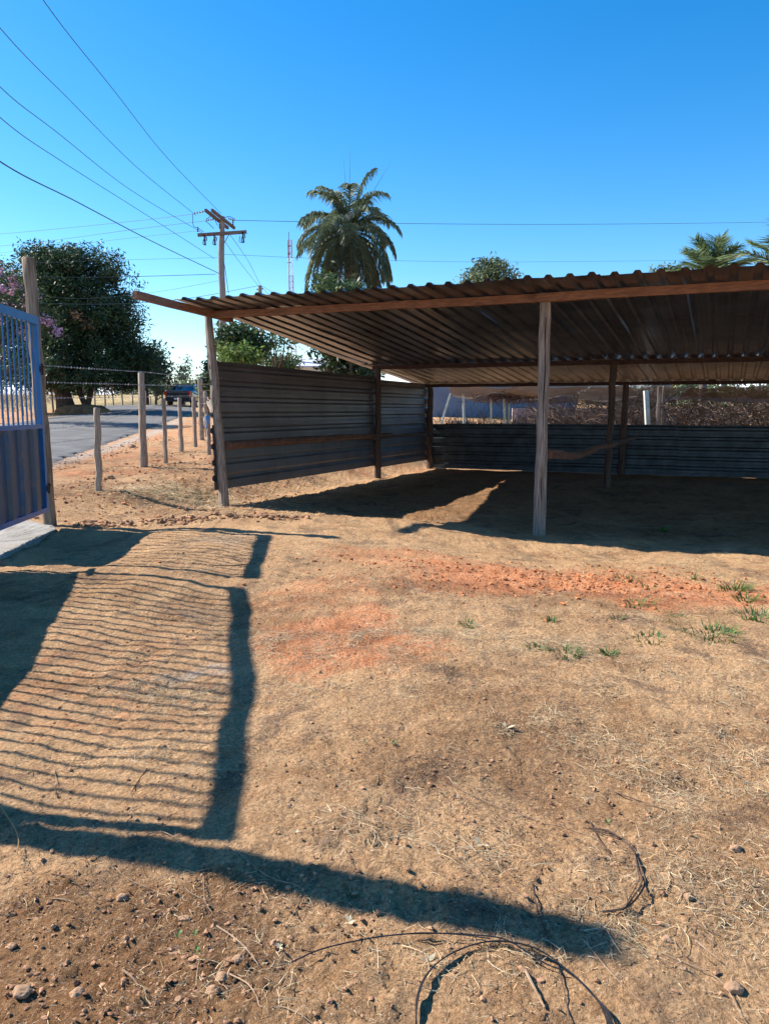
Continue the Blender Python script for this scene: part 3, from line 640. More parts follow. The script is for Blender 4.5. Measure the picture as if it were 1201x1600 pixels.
# ------------------------------------------------------------ palms
def frond(root, c, az, el, L, droop, ll, m, nleaf=60, tint=1., name='frond', width=.035, hang=.8, twist=0):
    n = 14; d = np.array((math.cos(az)*math.cos(el), math.sin(az)*math.cos(el), math.sin(el))); p = np.array(c, float); pts = [p.copy()]; D = []
    for i in range(n):
        D.append(d.copy()); p = p+d*L/n; pts.append(p.copy()); d = d+np.array((0, 0, -droop*(.4+1.2*i/n)/n)); d /= np.linalg.norm(d)
    D.append(d); pts = np.array(pts); D = np.array(D); V = []; T = []
    side0 = np.array((-math.sin(az), math.cos(az), 0))
    for j in range(nleaf):
        t = .12+.88*(j+.5)/nleaf; k = t*n; i = min(int(k), n-1); fr = k-i; q = pts[i]*(1-fr)+pts[i+1]*fr; dd = D[i]
        env = math.sin(min(1, t*1.25+.12)*PI*.62)*(1 if t < .85 else 1-(t-.85)*3)
        for sg in (-1, 1):
            l = ll*env*random.uniform(.8, 1.15); up = np.cross(side0, dd)*random.uniform(-.1, .5)*(-1)
            ld = side0*sg*random.uniform(.75, 1.)+dd*random.uniform(.4, .9)+np.array((0, 0, random.uniform(-.2, .25))); ld /= np.linalg.norm(ld)
            e = q+ld*l*.5; ld2 = ld+np.array((0, 0, -hang*random.uniform(.7, 1.5))); ld2 /= np.linalg.norm(ld2); e2 = e+ld2*l*.55
            w = np.cross(ld, dd); w = np.cross(ld, (0, 0, 1)) if j % 2 else w; w = w/(np.linalg.norm(w)+1e-6)*width
            V.append((q-w*.5, q+w*.5, e+w*.5, e-w*.5)); V.append((e-w*.5, e+w*.5, e2+w*.08, e2-w*.08))
            tt = tint*random.uniform(.7, 1.35); T += [(tt*1.02, tt, tt*.95)]*2
    for i in range(n):
        w = side0*(.035*(1-i/n)+.008); V.append((pts[i]-w, pts[i]+w, pts[i+1]+w*.85, pts[i+1]-w*.85)); T.append((tint*1.3, tint*1.2, tint*.9))
        w = np.array((0, 0, 1.))*(.03*(1-i/n)+.006); V.append((pts[i]-w, pts[i]+w, pts[i+1]+w*.85, pts[i+1]-w*.85)); T.append((tint*1.3, tint*1.2, tint*.9))
    return quads(name, np.array(V), m, root, origin=np.array(c, float), tint=np.array(T))
yp = 40.; pc = at(545, 362, yp); z0 = float(gz(pc[0], yp)); palm = empty('palm_tree', (pc[0], yp, z0), 'tall palm with arching fronds and a drooping skirt above the shed roof', 'palm tree')
b = MB(); tr_ = [(pc[0]+.25*(1-i/14)**2, yp, z0-.3+(pc[2]-z0+.2)*i/14) for i in range(15)]; b.tube(tr_, [.24*(1+.08*(i % 2)) for i in range(15)], 12, jit=.2); b.build('trunk', M_palmbark, palm, smooth=True)
ga = 2.399
for i in range(50):
    az = i*ga+random.uniform(-.2, .2)
    if i < 15: el, L, dr = math.radians(76-i*3.2+random.uniform(-5, 5)), random.uniform(2.5, 3.1), random.uniform(1.7, 2.5)
    elif i < 26: el, L, dr = math.radians(26-(i-15)*2.2+random.uniform(-6, 6)), random.uniform(2.7, 3.2), random.uniform(1.8, 2.6)
    else: el, L, dr = math.radians(-6-(i-26)*1.9+random.uniform(-5, 5)), random.uniform(3.0, 3.7), random.uniform(2.4, 3.4)
    frond(palm, pc+np.array((.12*math.cos(az), .12*math.sin(az), .25-.012*i)), az, el, L, dr, .74, M_palm, 80, tint=1.05-.008*i, width=.058, hang=random.uniform(.7, 1.3))
for i in range(16):   # dead hanging skirt
    az = i*ga+.4; frond(palm, pc+np.array((.18*math.cos(az), .18*math.sin(az), -.45)), az, math.radians(-38), random.uniform(2.8, 3.4), 2.4, .35, mat('dead_frond', (.17, .12, .09), (.09, .06, .05), attr='tint'), 40, name='dead_frond', width=.035)
b = MB()
for k, (u, v) in enumerate(((547, 228), (537, 250), (611, 252))): b.tube([pc+np.array((0, 0, .2)), (pc+at(u, v, yp))/2, at(u, v, yp)], [.02, .012, .004], 5)
b.build('spear_leaf', M_palm, palm)
b = MB(); v_, f_ = icos(.22, 2); b.add(v_*np.array((1, .8, 1))+at(545, 338, yp-.45), f_); b.build('pale_bract', mat('cream_bract', (.6, .55, .45)), palm, smooth=True)
for (u, v, y, lbl, nf, L) in ((1112, 436, 34, 'coconut palm crown with upright fronds above the right of the roof', 18, 1.7), (1236, 430, 30, 'coconut palm cut by the right edge of the photo', 18, 2.0)):
    c = at(u, v, y); z0 = float(gz(c[0], y)); r_ = empty('coconut_palm', (c[0], y, z0), lbl, 'palm tree', 'coconut palms behind the shed')
    b = MB(); b.tube([(c[0]-.2*(1-i/8), y, z0-.3+(c[2]-z0+.3)*i/8) for i in range(9)], .16, 10); b.build('trunk', M_palmbark, r_, smooth=True)
    for i in range(nf):
        az = i*ga; frond(r_, c, az+random.uniform(-.25, .25), math.radians(84-i*3.2+random.uniform(-7, 7)), L*random.uniform(.9, 1.15), .75, .75, M_coco, 60, tint=1.2+.3*(i % 3 == 0), width=.035, hang=.15)

# ------------------------------------------------------------ utility poles and wires
yq = 37.; base = at(347, 600, yq); z0 = float(gz(base[0], yq)); top = at(346, 338, yq)
up_ = empty('utility_pole', (base[0], yq, z0), 'tall grey wooden power pole with crossarms beyond the shed', 'utility pole')
b = MB(); n = 14; b.tube([(base[0]+(top[0]-base[0])*i/n+.03*math.sin(i), yq, z0-.3+(top[2]-z0+.3)*i/n) for i in range(n+1)], np.linspace(.20, .125, n+1), 12, jit=.15); b.build('pole', wood('pole_timber', (.36, .30, .26), (.2, .165, .14), 4), up_, smooth=True)
M_arm = mat('crossarm_timber', (.22, .16, .12), (.12, .085, .065), rough=.9, scale=8, bump=.4)
ca = at(309, 367, yq-.22); cb = at(385, 362, yq-.22); b = MB(); b.box(ca, cb, .12, .14); b.build('crossarm', M_arm, up_)
for du, dy_ in ((-5, -.16), (5, .16)):
    e0 = at(326+du, 328, yq-1.5); e1 = at(361+du, 356, yq+1.1); b = MB(); b.box(e0, e1, .10, .13); b.build('crossarm', M_arm, up_)
b = MB()
b.box(at(349, 381, yq-.2), at(358, 366, yq-.2), .03, .03); b.build('brace', M_arm, up_)
M_ins = mat('grey_porcelain', (.35, .36, .38), rough=.3, spec=.5); M_insd = mat('brown_porcelain', (.06, .045, .05), rough=.3, spec=.5)
def insul(P0, P1, n=5, r=.055, m=M_ins):
    P0 = np.array(P0); P1 = np.array(P1); b = MB(); pts = []; rr = []
    for i in range(n*3+1):
        pts.append(P0+(P1-P0)*i/(n*3)); rr.append(r if i % 3 == 1 else .018)
    b.tube(pts, rr, 8); b.build('insulator', m, up_, smooth=True)
insul(at(303, 333, yq-1.2), at(319, 330, yq-1.4), 4); insul(at(322, 344, yq), at(335, 342, yq-.2), 4); insul(at(356, 341, yq+.9), at(368, 344, yq+.8), 4)
for (u, v) in ((309, 357), (364, 346), (343, 352)): insul(at(u, v+5, yq-.2), at(u, v-3, yq-.2), 3, .05, M_insd)
for (u, v) in ((320, 376), (335.5, 376), (380, 372)):
    b = MB(); c = at(u, v, yq-.25); b.tube([c+np.array((.07*math.cos(a)+.05*math.sin(a), 0, .17*math.sin(a))) for a in np.linspace(0, 2*PI*.85, 14)], .022, 6); b.box(c+np.array((-.02, 0, .28)), c+np.array((.02, 0, -.2)), .06, .07); b.build('fuse_cutout', M_insd, up_)
b = MB()
for P in ([at(301, 334, yq-1.2), at(302, 352, yq-.9), at(309, 356, yq-.4), at(318, 362, yq-.3)], [at(321, 345, yq), at(327, 350, yq), at(334, 357, yq)], [at(322, 342, yq-.5), at(332, 338, yq-.3), at(340, 352, yq)], [at(350, 340, yq+.4), at(358, 338, yq+.6), at(367, 342, yq+.8)], [at(375, 368, yq), at(374, 377, yq), at(380, 379, yq)], [at(350, 410, yq), at(353, 430, yq), at(357, 458, yq)]):
    b.tube(curve_pts(P, 6), .014, 5)
b.build('jumper_cable', M_cable, up_)
# second pole
y2 = 60.; c = at(406, 446, y2); z0 = float(gz(c[0], y2)); p2 = empty('utility_pole', (c[0], y2, z0), 'smaller far wooden power pole to the right of the tall one', 'utility pole')
b = MB(); b.tube([(c[0]+.1, y2, z0-.2), (c[0], y2, c[2])], [.2, .14], 10); b.build('pole', MATS['pole_timber'], p2, smooth=True)
b = MB(); b.box(at(401, 452, y2), at(411, 451, y2), .08, .08); b.build('crossarm', M_arm, p2)

def ext(P):   # carry a line on past the frame towards the previous pole behind the viewer
    a, b_ = np.array(P[0]), np.array(P[1]); return [a+(a-b_)*.9+np.array((0, 0, .5))]+[np.array(p) for p in P]
def cable(lbl, P, r=.011, m=M_cable, e=True): wire('power_line', ext(P) if e else P, r, m, label=lbl, cat='cable', group='overhead lines at the power pole', n=14)
cable('highest overhead line, rising steeply from the pole to the top edge', [at(68, 0, 17), at(175, 137, 23), at(262, 247, 30), at(345, 333, yq)], .010)
cable('second overhead line from the pole toward the upper left edge', [at(0, 43, 17), at(110, 157, 23.5), at(215, 262, 30), at(306, 336, yq-1)], .010)
cable('third overhead line, meeting the left edge midway up the sky', [at(0, 135, 17), at(90, 207, 22.5), at(205, 297, 31), at(320, 366, yq)], .010)
cable('fourth overhead line, just below the third at the left edge', [at(0, 183, 17), at(100, 254, 23), at(220, 330, 31), at(335, 404, yq)], .010)
cable('thick lowest overhead line sloping from the left edge to the pole', [at(0, 252, 17), at(120, 315, 22.5), at(240, 378, 30), at(342, 427, yq)], .016)
cable('level thin line running right from the pole across the sky', [at(368, 344, yq+1), at(640, 349, 44), at(920, 350, 52), at(1230, 346, 62), at(1500, 338, 74)], .013, M_cable2, False)
cable('fainter lower line running right behind the palm', [at(349, 397, yq), at(520, 404, 44), at(800, 409, 52), at(1230, 404, 66), at(1500, 398, 76)], .008, M_cable2, False)
cable('thin line running left from the upper insulator', [at(303, 334, yq-1), at(200, 346, 42), at(60, 360, 50), at(-80, 372, 58)], .011, M_cable2, False)
cable('thin line running left from the middle insulator', [at(325, 344, yq), at(210, 358, 42), at(60, 378, 50), at(-80, 392, 58)], .011, M_cable2, False)
cable('faint line running left from the crossarm', [at(312, 360, yq), at(200, 372, 42), at(60, 388, 50), at(-80, 404, 58)], .008, M_cable2, False)
cable('dark level line passing in front of the mango crown', [at(337, 428, yq), at(240, 431, 36), at(130, 433, 35), at(-80, 430, 34)], .012, M_cable, False)
cable('thin level line over the top of the mango crown', [at(345, 402, yq), at(180, 406, 36), at(60, 410, 35), at(-80, 412, 34)], .006, M_cable2, False)
cable('faint line low across the mango crown, rising to the pole', [at(343, 438, yq), at(250, 455, 36), at(140, 466, 35), at(60, 462, 34)], .006, M_cable2, False)
cable('dark line crossing the mango crown and rising to the far pole', [at(405, 446, y2), at(300, 465, 50), at(200, 474, 40), at(60, 474, 32), at(-40, 468, 28)], .014, M_cable, False)
cable('left wire of the pair descending from the pole to the far pole', [at(352, 378, yq), at(375, 410, 48), at(404, 447, y2)], .013, M_cable, False)
cable('right wire of the pair descending from the pole past the far pole', [at(360, 367, yq), at(388, 408, 49), at(410, 449, y2), at(432, 470, 72)], .013, M_cable, False)
cable('short line running right from the far pole behind the roof', [at(408, 446, y2), at(440, 464, 70), at(480, 482, 80)], .013, M_cable, False)

# radio mast
ym = 120.; mbp = at(461, 600, ym); z0 = float(gz(mbp[0], ym)); mast = empty('radio_mast', (mbp[0], ym, z0), 'distant red and white lattice radio mast left of the palm', 'mast')
H = at(457, 375, ym)[2]-z0; M_red = mat('mast_red', (.45, .10, .09), rough=.6); M_wht = mat('mast_white', (.75, .75, .75), rough=.6); ns = 9
for s_ in range(ns):
    b = MB(); za, zc = z0+H*s_/ns, z0+H*(s_+1)/ns; w = .42-.16*(s_+.5)/ns
    cs = [(-w, -w), (w, -w), (w, w), (-w, w)]; k = 3
    cx0 = mbp[0]-.55*s_/ns; 
    for i, (a, c_) in enumerate(cs):
        b.tube([(cx0+a, ym+c_, za), (cx0+a, ym+c_, zc)], .035, 4)
        d_ = cs[(i+1) % 4]
        for j in range(k):
            zA = za+(zc-za)*j/k; zB = za+(zc-za)*(j+1)/k; b.tube([(cx0+a, ym+c_, zA), (cx0+d_[0], ym+d_[1], zB)], .022, 4); b.tube([(cx0+a, ym+c_, zB), (cx0+d_[0], ym+d_[1], zB)], .02, 4)
    b.build('mast_section', M_red if s_ % 2 == 0 else M_wht, mast)
b = MB(); b.tube([at(452, 470, ym), at(451, 362, ym)], .05, 6)
for v in (384, 396, 410): b.tube([at(449, v, ym), at(454, v, ym)], .10, 6)
b.build('antenna', M_cable2, mast)

# white house beyond the wall
hp = at(466, 575, 58); zh = float(gz(hp[0], 58)); hz = hp[2]; house = empty('white_house', (hp[0], 58, zh), 'small white house with a low pale roof behind the hedge', 'house')
M_white = mat('white_plaster', (.72, .72, .70), (.6, .6, .58), scale=2); b = MB(); b.box((hp[0]-1.6, 60, (zh+hz)/2+.1), (hp[0]+3.4, 60, (zh+hz)/2+.1), 4, hz-zh+.2); b.build('wall', M_white, house)
b = MB(); x0, x1, z_ = hp[0]-2., hp[0]+3.8, hz+.15
b.add([(x0, 57.6, z_), (x1, 57.6, z_), (x1, 60, z_+.7), (x0, 60, z_+.7), (x0, 62.4, z_), (x1, 62.4, z_), (x0, 57.6, z_-.12), (x1, 57.6, z_-.12), (x1, 62.4, z_-.12), (x0, 62.4, z_-.12)], [(0, 1, 2, 3), (3, 2, 5, 4), (0, 6, 7, 1), (4, 5, 8, 9), (0, 3, 4, 9, 6), (1, 7, 8, 5, 2), (6, 9, 8, 7)]); b.build('roof', mat('pale_fibre_cement', (.6, .62, .66), (.45, .47, .5), scale=2), house)
b = MB(); b.box((hp[0]-.3, 57.93, hz-.6), (hp[0]+.6, 57.93, hz-.6), .06, .6); b.build('window', mat('dark_window', (.03, .04, .06), rough=.15, spec=.6), house)

# ------------------------------------------------------------ car
def car():
    y = 52.; c = at(278, 636, y); z = float(gz(c[0], y))+.07; x = c[0]; root = empty('car', (x, y, z), 'dark pickup car driving away up the road', 'car')
    M_c = mat('dark_blue_car_paint', (.012, .02, .035), (.01, .016, .03), rough=.25, spec=.6, coat=.6); M_g = mat('dark_car_glass', (.012, .02, .03), rough=.08, spec=.7)
    # stations along the car (dy, half width, z bottom, z belt, half width at roof, z roof)
    st = [(0, .80, .42, 1.02, None), (.08, .86, .34, 1.06, None), (1.3, .88, .30, 1.06, None), (1.42, .88, .30, 1.06, (.80, 1.10)), (1.85, .88, .30, 1.05, (.66, 1.50)), (2.9, .88, .30, 1.03, (.64, 1.52)), (3.5, .87, .30, 1.0, (.70, 1.15)), (4.5, .84, .32, .92, None), (4.75, .70, .40, .78, None)]
    b = MB(); vs_ = []
    for (dy, hw, zb_, zt_, rf) in st:
        rw, rz_ = rf if rf else (hw*.9, zt_+.02)
        vs_ += [(x-hw*.9, y+dy, z+zb_), (x-hw, y+dy, z+zb_+.15), (x-hw, y+dy, z+zt_-.08), (x-hw*.95, y+dy, z+zt_), (x-rw, y+dy, z+rz_), (x+rw, y+dy, z+rz_), (x+hw*.95, y+dy, z+zt_), (x+hw, y+dy, z+zt_-.08), (x+hw, y+dy, z+zb_+.15), (x+hw*.9, y+dy, z+zb_)]
    f = [tuple(range(10)), tuple(range(len(st)*10-1, len(st)*10-11, -1))]
    for i in range(len(st)-1):
        for k in range(10): f.append((i*10+k, i*10+(k+1) % 10, (i+1)*10+(k+1) % 10, (i+1)*10+k))
    b.add(vs_, f); b.build('body', M_c, root, smooth=True)
    b = MB(); b.add([(x-.70, y+1.45, z+1.10), (x+.70, y+1.45, z+1.10), (x+.60, y+1.80, z+1.45), (x-.60, y+1.80, z+1.45)], [(0, 1, 2, 3)]); b.build('rear_window', M_g, root)
    for sg in (-1, 1):
        b = MB(); b.add([(x+sg*.845, y+1.6, z+1.10), (x+sg*.835, y+3.3, z+1.08), (x+sg*.70, y+2.9, z+1.46), (x+sg*.70, y+1.95, z+1.44)], [(0, 1, 2, 3) if sg > 0 else (3, 2, 1, 0)]); b.build('side_window', M_g, root)
        b = MB(); b.box((x+sg*.80, y-.02, z+.72), (x+sg*.80, y-.02, z+1.0), .15, .06, up=(0, 1, 0)); b.build('tail_light', mat('red_tail_light', (.65, .02, .02), rough=.2, spec=.6), root)
        b = MB(); b.box((x+sg*.92, y+3.2, z+1.12), (x+sg*1.06, y+3.2, z+1.12), .10, .14); b.build('side_mirror', M_c, root)
        for dy in (.95, 3.9):
            w_ = MB(); w_.tube([(x+sg*.66, y+dy, z+.32), (x+sg*.89, y+dy, z+.32)], .33, 20); wo = w_.build('wheel', mat('tyre_rubber', (.02, .02, .02), rough=.9), root, origin=(x+sg*.8, y+dy, z+.32), smooth=True)
            w_ = MB(); w_.tube([(x+sg*.885, y+dy, z+.32), (x+sg*.90, y+dy, z+.32)], .19, 14); w_.build('rim', M_steel, wo, origin=(x+sg*.8, y+dy, z+.32))
    b = MB(); b.box((x-.84, y-.06, z+.46), (x+.84, y-.06, z+.46), .14, .18); b.build('rear_bumper', mat('black_plastic', (.02, .02, .022), rough=.6), root)
    b = MB(); b.box((x-.2, y-.14, z+.50), (x+.2, y-.14, z+.50), .01, .12); b.build('number_plate', M_wht, root)
    b = MB(); b.box((x-.72, y+.0, z+.95), (x+.72, y+.0, z+.95), .03, .03); b.build('tailgate_trim', M_steel, root)
car()

# ------------------------------------------------------------ behind the shed
def wallbox(name, x0, x1, y, z0, z1, th, m, label, cat, parent=None):
    b = MB(); b.box((x0, y, (z0+z1)/2), (x1, y, (z0+z1)/2), th, z1-z0, seg=1); o = b.build(name, m, parent); 
    if parent is None: tag(o, label, cat)
    return o
bld = empty('plastered_building', (6, 38, 0), 'white plastered building, bluish shade put into its wall colour, behind the yard, seen under the roof', 'building')
wallbox('wall', 2.0, 9.4, 38, -.2, 2.9, .2, mat('shade_toned_white_plaster', (.20, .24, .30), (.13, .165, .23), scale=.7, contrast=(.3, .7), dirt=((.2, .2, .22), .9, .62)), None, None, bld)  # white wall standing in shade; the bluish shade is put into its base colour
b = MB(); b.box((5.7, 39, 3.0), (5.7, 44, 3.2), 8.2, .12, up=(0, 0, 1)); b.build('roof', MATS['pale_fibre_cement'], bld)
wallbox('garden_wall', 5.6, 16, 34, -.1, 1.62, .18, mat('pinkish_plaster', (.58, .44, .40), (.40, .28, .24), scale=2.2, bump=.4, dirt=((.30, .28, .26), 1.3, .55)), 'low stained pinkish wall behind the dry brush', 'wall')
cps = [((704, 610), (690, 658), 24.5, .035, 'pale post leaning to the right near the corner'), ((724, 605), (725, 662), 25, .045, 'upright pale post right of the leaning one'), ((767, 618), (767, 662), 26, .035, 'thin pale post below the dead vines'), ((788, 618), (788, 662), 26, .045, 'pale post, left one of a close pair'), ((795, 630), (795, 662), 26.5, .035, 'short pale post, right one of a close pair'), ((1011, 560), (1013.5, 665), 21.2, .072, 'thick pale green concrete post behind the low wall')]
for a, c_, y, r, lb in cps:
    A = at(*a, y); C_ = at(*c_, y); d = (C_-A)/np.linalg.norm(C_-A); k = (A[2]-gz(C_[0], y)+.2)/max(.2, -d[2]); B_ = A+d*k; A[2] = min(A[2], 2.05)
    b = MB(); b.box(B_, A, r*1.6, r*1.6, seg=4, wob=.002); tag(b.build('concrete_post', M_cpost), lb, 'post', 'pale posts behind the low wall')
for u, y, r, lb in ((1030, 23, .07, 'rough dark wooden post right of the green concrete post'), (1037, 23.6, .05, 'thinner wooden post beside the rough dark one')):
    p = at(u, 604, y); post('wooden_post', (p[0], y, float(gz(p[0], y))), p, r, r*.85, M_fpost, lb, 'post', 'wooden posts in the brush')
# nets
def net(name, P00, P10, P11, P01, m, label, sag=.25, seed=1, nx=40, ny=14):
    P00, P10, P11, P01 = map(np.array, (P00, P10, P11, P01)); U, V_ = np.meshgrid(np.linspace(0, 1, nx), np.linspace(0, 1, ny)); U = U[..., None]; V_ = V_[..., None]
    Q = (P00*(1-U)+P10*U)*(1-V_)+(P01*(1-U)+P11*U)*V_
    Q[..., 2] -= (sag*4*V_*(1-V_)*(.6+.8*np.abs(np.sin(U*PI*3.2+seed))))[..., 0]; Q[..., 2] += .07*vnoise(Q[..., 0]*1.6, Q[..., 1]*1.6, seed)
    tag(grid_mesh(name, Q[..., 0], Q[..., 1], Q[..., 2], m, origin=P00), label, 'netting', 'shade nets behind the shed')
def netmat(name, c, alpha):
    m = mat(name, c, rough=.8, scale=2); t = m.node_tree; out = t.nodes['Material Output']; ms = nd(t, 'ShaderNodeMixShader'); tr = nd(t, 'ShaderNodeBsdfTransparent'); ms.inputs[0].default_value = alpha
    t.links.new(tr.outputs[0], ms.inputs[1]); t.links.new(t.nodes['Principled BSDF'].outputs[0], ms.inputs[2]); t.links.new(ms.outputs[0], out.inputs['Surface']); return m
Nl = netmat('grey_shade_cloth', (.30, .27, .25), .78); Nd = netmat('dark_shade_cloth', (.10, .085, .09), .88)
net('shade_net', (2.0, 24, 2.22), (9.0, 22.4, 2.2), (9.5, 27.5, 1.95), (2.6, 27.5, 2.3), Nl, 'sagging grey shade net hanging behind the shed on the left', .22, 1)
net('shade_net', (2.0, 26.5, 2.36), (9.6, 26.0, 2.5), (9.6, 26.6, 1.75), (3.6, 26.8, 1.75), Nl, 'hanging edge of grey net below the sagging one', .1, 4)
net('shade_net', (8.0, 20.3, 2.12), (15, 18.6, 2.1), (18, 26.5, 1.85), (9.2, 26.5, 2.0), Nd, 'dark torn shade net drooping behind the shed on the right', .2, 2)
# dry brush thicket
def strands(n, fx, fy, fz, L, r, bend, name, m, label=None, parent=None, kind='stuff', dirz=(.2, 1.), tint=(.5, 1.5), cat=None):
    V = []; T = []
    for i in range(n):
        x, y = fx(), fy(); p = np.array((x, y, fz(x, y))); d = np.array((random.gauss(0, 1), random.gauss(0, 1), random.uniform(*dirz))); d /= np.linalg.norm(d)
        l = random.uniform(*L); k = 5; w = random.uniform(*r); t = random.uniform(*tint); bd = np.array((random.gauss(0, 1), random.gauss(0, 1), random.gauss(-.4, 1)))*bend
        for j in range(k):
            q = p+d*l/k; s_ = np.cross(d, (0.3, 1, .1)); s_ = s_/np.linalg.norm(s_)*w*(1-j/k*.6); s2 = np.cross(d, s_); s2 = s2/np.linalg.norm(s2)*w*(1-j/k*.6)
            V.append((p-s_, p+s_, q+s_*.85, q-s_*.85)); V.append((p-s2, p+s2, q+s2*.85, q-s2*.85)); T += [(t, t*.97, t*.93)]*2; p = q; d = d+bd/k; d /= np.linalg.norm(d)
    o = quads(name, np.array(V), m, parent, tint=np.array(T)); 
    if label: o['label'] = label
    if cat: o['category'] = cat
    if kind: o['kind'] = kind
    return o
strands(5200, lambda: random.uniform(5.6, 19), lambda: random.uniform(22.5, 33), lambda x, y: random.uniform(-.1, 1.55), (.5, 1.7), (.006, .016), .9, 'dry_brush', M_brush, 'tangled leafless dry brush behind the low metal wall', cat='brush')
strands(2200, lambda: random.uniform(2.2, 8), lambda: random.uniform(26, 31), lambda x, y: random.uniform(-.1, .5), (.5, 1.5), (.005, .013), .6, 'dry_brush', M_brush, 'sparse dry weeds before the plastered building', cat='brush', dirz=(.8, 2.5))
strands(420, lambda: random.gauss(4.2, .55), lambda: random.uniform(24.5, 25.5), lambda x, y: 2.0+random.gauss(0, .05)-.05*(x-4.2)**2, (.2, .6), (.006, .012), .8, 'dead_vines', mat('red_brown_vine', (.13, .075, .055), (.075, .042, .034), attr='tint'), 'heap of dead brown vines lying on the shade net', cat='vines', dirz=(-.3, .3))

# ------------------------------------------------------------ small things on the ground
def scatter_clods():
    V0, F0 = ICO1; nv = len(V0); V = []; T = []; Fs = []; i = 0
    def put(n, fx, fy, sz, keep=None, tint=(.7, 1.35), tc_=(1, .98, .96)):
        nonlocal i
        for _ in range(n):
            x, y = fx(), fy()
            if keep and random.random() > keep(x, y): continue
            r = sz[0]*(sz[1]/sz[0])**(random.random()**2.2); v = V0*(1+RNG.uniform(-.42, .38, (nv, 1)))*np.array((random.uniform(.8, 1.4), random.uniform(.8, 1.2), random.uniform(.5, .9)))*r
            a = random.uniform(0, 2*PI); ca_, sa_ = math.cos(a), math.sin(a); v = np.stack([v[:, 0]*ca_-v[:, 1]*sa_, v[:, 0]*sa_+v[:, 1]*ca_, v[:, 2]], 1)
            V.append(v+np.array((x, y, G(x, y)+r*.25))); Fs.extend([tuple(q+i*nv for q in f) for f in F0]); i += 1
            k = random.uniform(*tint); T.append(np.tile((k*tc_[0], k*tc_[1], k*tc_[2]), (nv, 1)))
    put(16000, lambda: random.uniform(-1.6, 2.2), lambda: random.uniform(1.5, 3.2), (.0016, .0105), lambda x, y: .12+.9*float(sm((.3-x)/1.0)*sm((2.55-y)/.4))+.25*max(0, float(vnoise(x*2, y*2, 77))))
    put(7000, lambda: random.uniform(-2.2, 3.2), lambda: random.uniform(3.0, 7.5), (.003, .011), lambda x, y: .15+.9*max(0, float(vnoise(x*1.5, y*1.5, 78))))
    put(1600, lambda: random.gauss(1.9, 1.1), lambda: random.gauss(6.9, .5), (.005, .022), tc_=(1.35, .92, .68))
    put(1500, lambda: random.uniform(-5.5, -1.5), lambda: random.uniform(10, 19), (.008, .035), tc_=(1.15, .9, .8))
    put(500, lambda: random.uniform(-4.1, -1.0), lambda: random.gauss(9.95, .13), (.012, .05))
    put(900, lambda: random.uniform(-7.4, -6.2), lambda: random.uniform(9, 24), (.008, .03))
    me = bpy.data.meshes.new('clods'); me.from_pydata(np.concatenate(V).tolist(), [], Fs); me.materials.append(M_clod)
    a = me.color_attributes.new('tint', 'FLOAT_COLOR', 'POINT'); c = np.concatenate(T); a.data.foreach_set('color', np.concatenate([c, np.ones((len(c), 1))], 1).ravel())
    tag(link('soil_clods', me), 'loose crumbs and clods of soil scattered over the yard', 'soil', kind='stuff')
scatter_clods()

def straw(n, fx, fy, L, w, name, label, m=M_straw, keep=None, rise=.25, tint=(.5, 1.3), lift=.004, cat='straw'):
    X_, Y_ = [], []
    while len(X_) < n:
        x, y = fx(), fy()
        if keep is None or random.random() < keep(x, y): X_.append(x); Y_.append(y)
    x = np.array(X_); y = np.array(Y_); z = gzt(x, y)+lift; P = np.stack([x, y, z], 1); a = RNG.uniform(0, 2*PI, n); rs = np.abs(RNG.normal(0, rise, n))
    d = np.stack([np.cos(a), np.sin(a), rs], 1); l = (L[0]*(L[1]/L[0])**RNG.random(n))[:, None]; ww = RNG.uniform(w[0], w[1], n)[:, None]; V = []; T = tints(n, *tint, .08)
    bend = RNG.normal(0, .35, n)
    for j in range(3):
        s_ = np.stack([-d[:, 1], d[:, 0], RNG.normal(0, .5, n)*1.0], 1); s_ /= np.linalg.norm(s_, axis=1)[:, None]
        Q = P+d*l/3; gq = gzt(Q[:, 0], Q[:, 1])+.0015; Q[:, 2] = np.maximum(Q[:, 2], gq)
        k0, k1 = 1-j*.22, 1-(j+1)*.22; 
        if j == 0: S0 = s_
        V.append(np.stack([P-S0*ww*k0*.5, P+S0*ww*k0*.5, Q+S0*ww*k1*.5, Q-S0*ww*k1*.5], 1)); P = Q
        ca_, sa_ = np.cos(bend), np.sin(bend); d = np.stack([d[:, 0]*ca_-d[:, 1]*sa_, d[:, 0]*sa_+d[:, 1]*ca_, d[:, 2]-rs*.7], 1)
    o = quads(name, np.concatenate(V), m, None, tint=np.tile(T, (3, 1))); tag(o, label, cat, kind='stuff'); return o
lit = lambda x, y: float(np.clip(-.05+1.7*vnoise(x*1.3, y*1.3, 91)+1.3*vnoise(x*4, y*4, 92), .02, 1))
straw(20000, lambda: random.uniform(-1.7, 2.6), lambda: 1.55+3.6*random.random()**.8, (.012, .09), (.0008, .0024), 'dry_straw', 'dry grass litter scattered over the near yard soil', keep=lambda x, y: lit(x, y)*(.35+.65*float(sm((x+.3)/1.0+(y-2.4)))))
straw(15000, lambda: random.uniform(-3.0, 5.5), lambda: random.uniform(4.2, 12), (.03, .13), (.0015, .004), 'dry_straw', 'dry grass litter scattered over the far yard soil', keep=lambda x, y: lit(x, y)*(1 if y > 8 else .7), tint=(.4, 1.1))
straw(5200, lambda: random.gauss(-3.3, .65), lambda: random.gauss(12.35, .42), (.05, .2), (.003, .006), 'dry_straw', 'yellow mown hay beside the shed corner post', rise=.35, tint=(.9, 1.5))
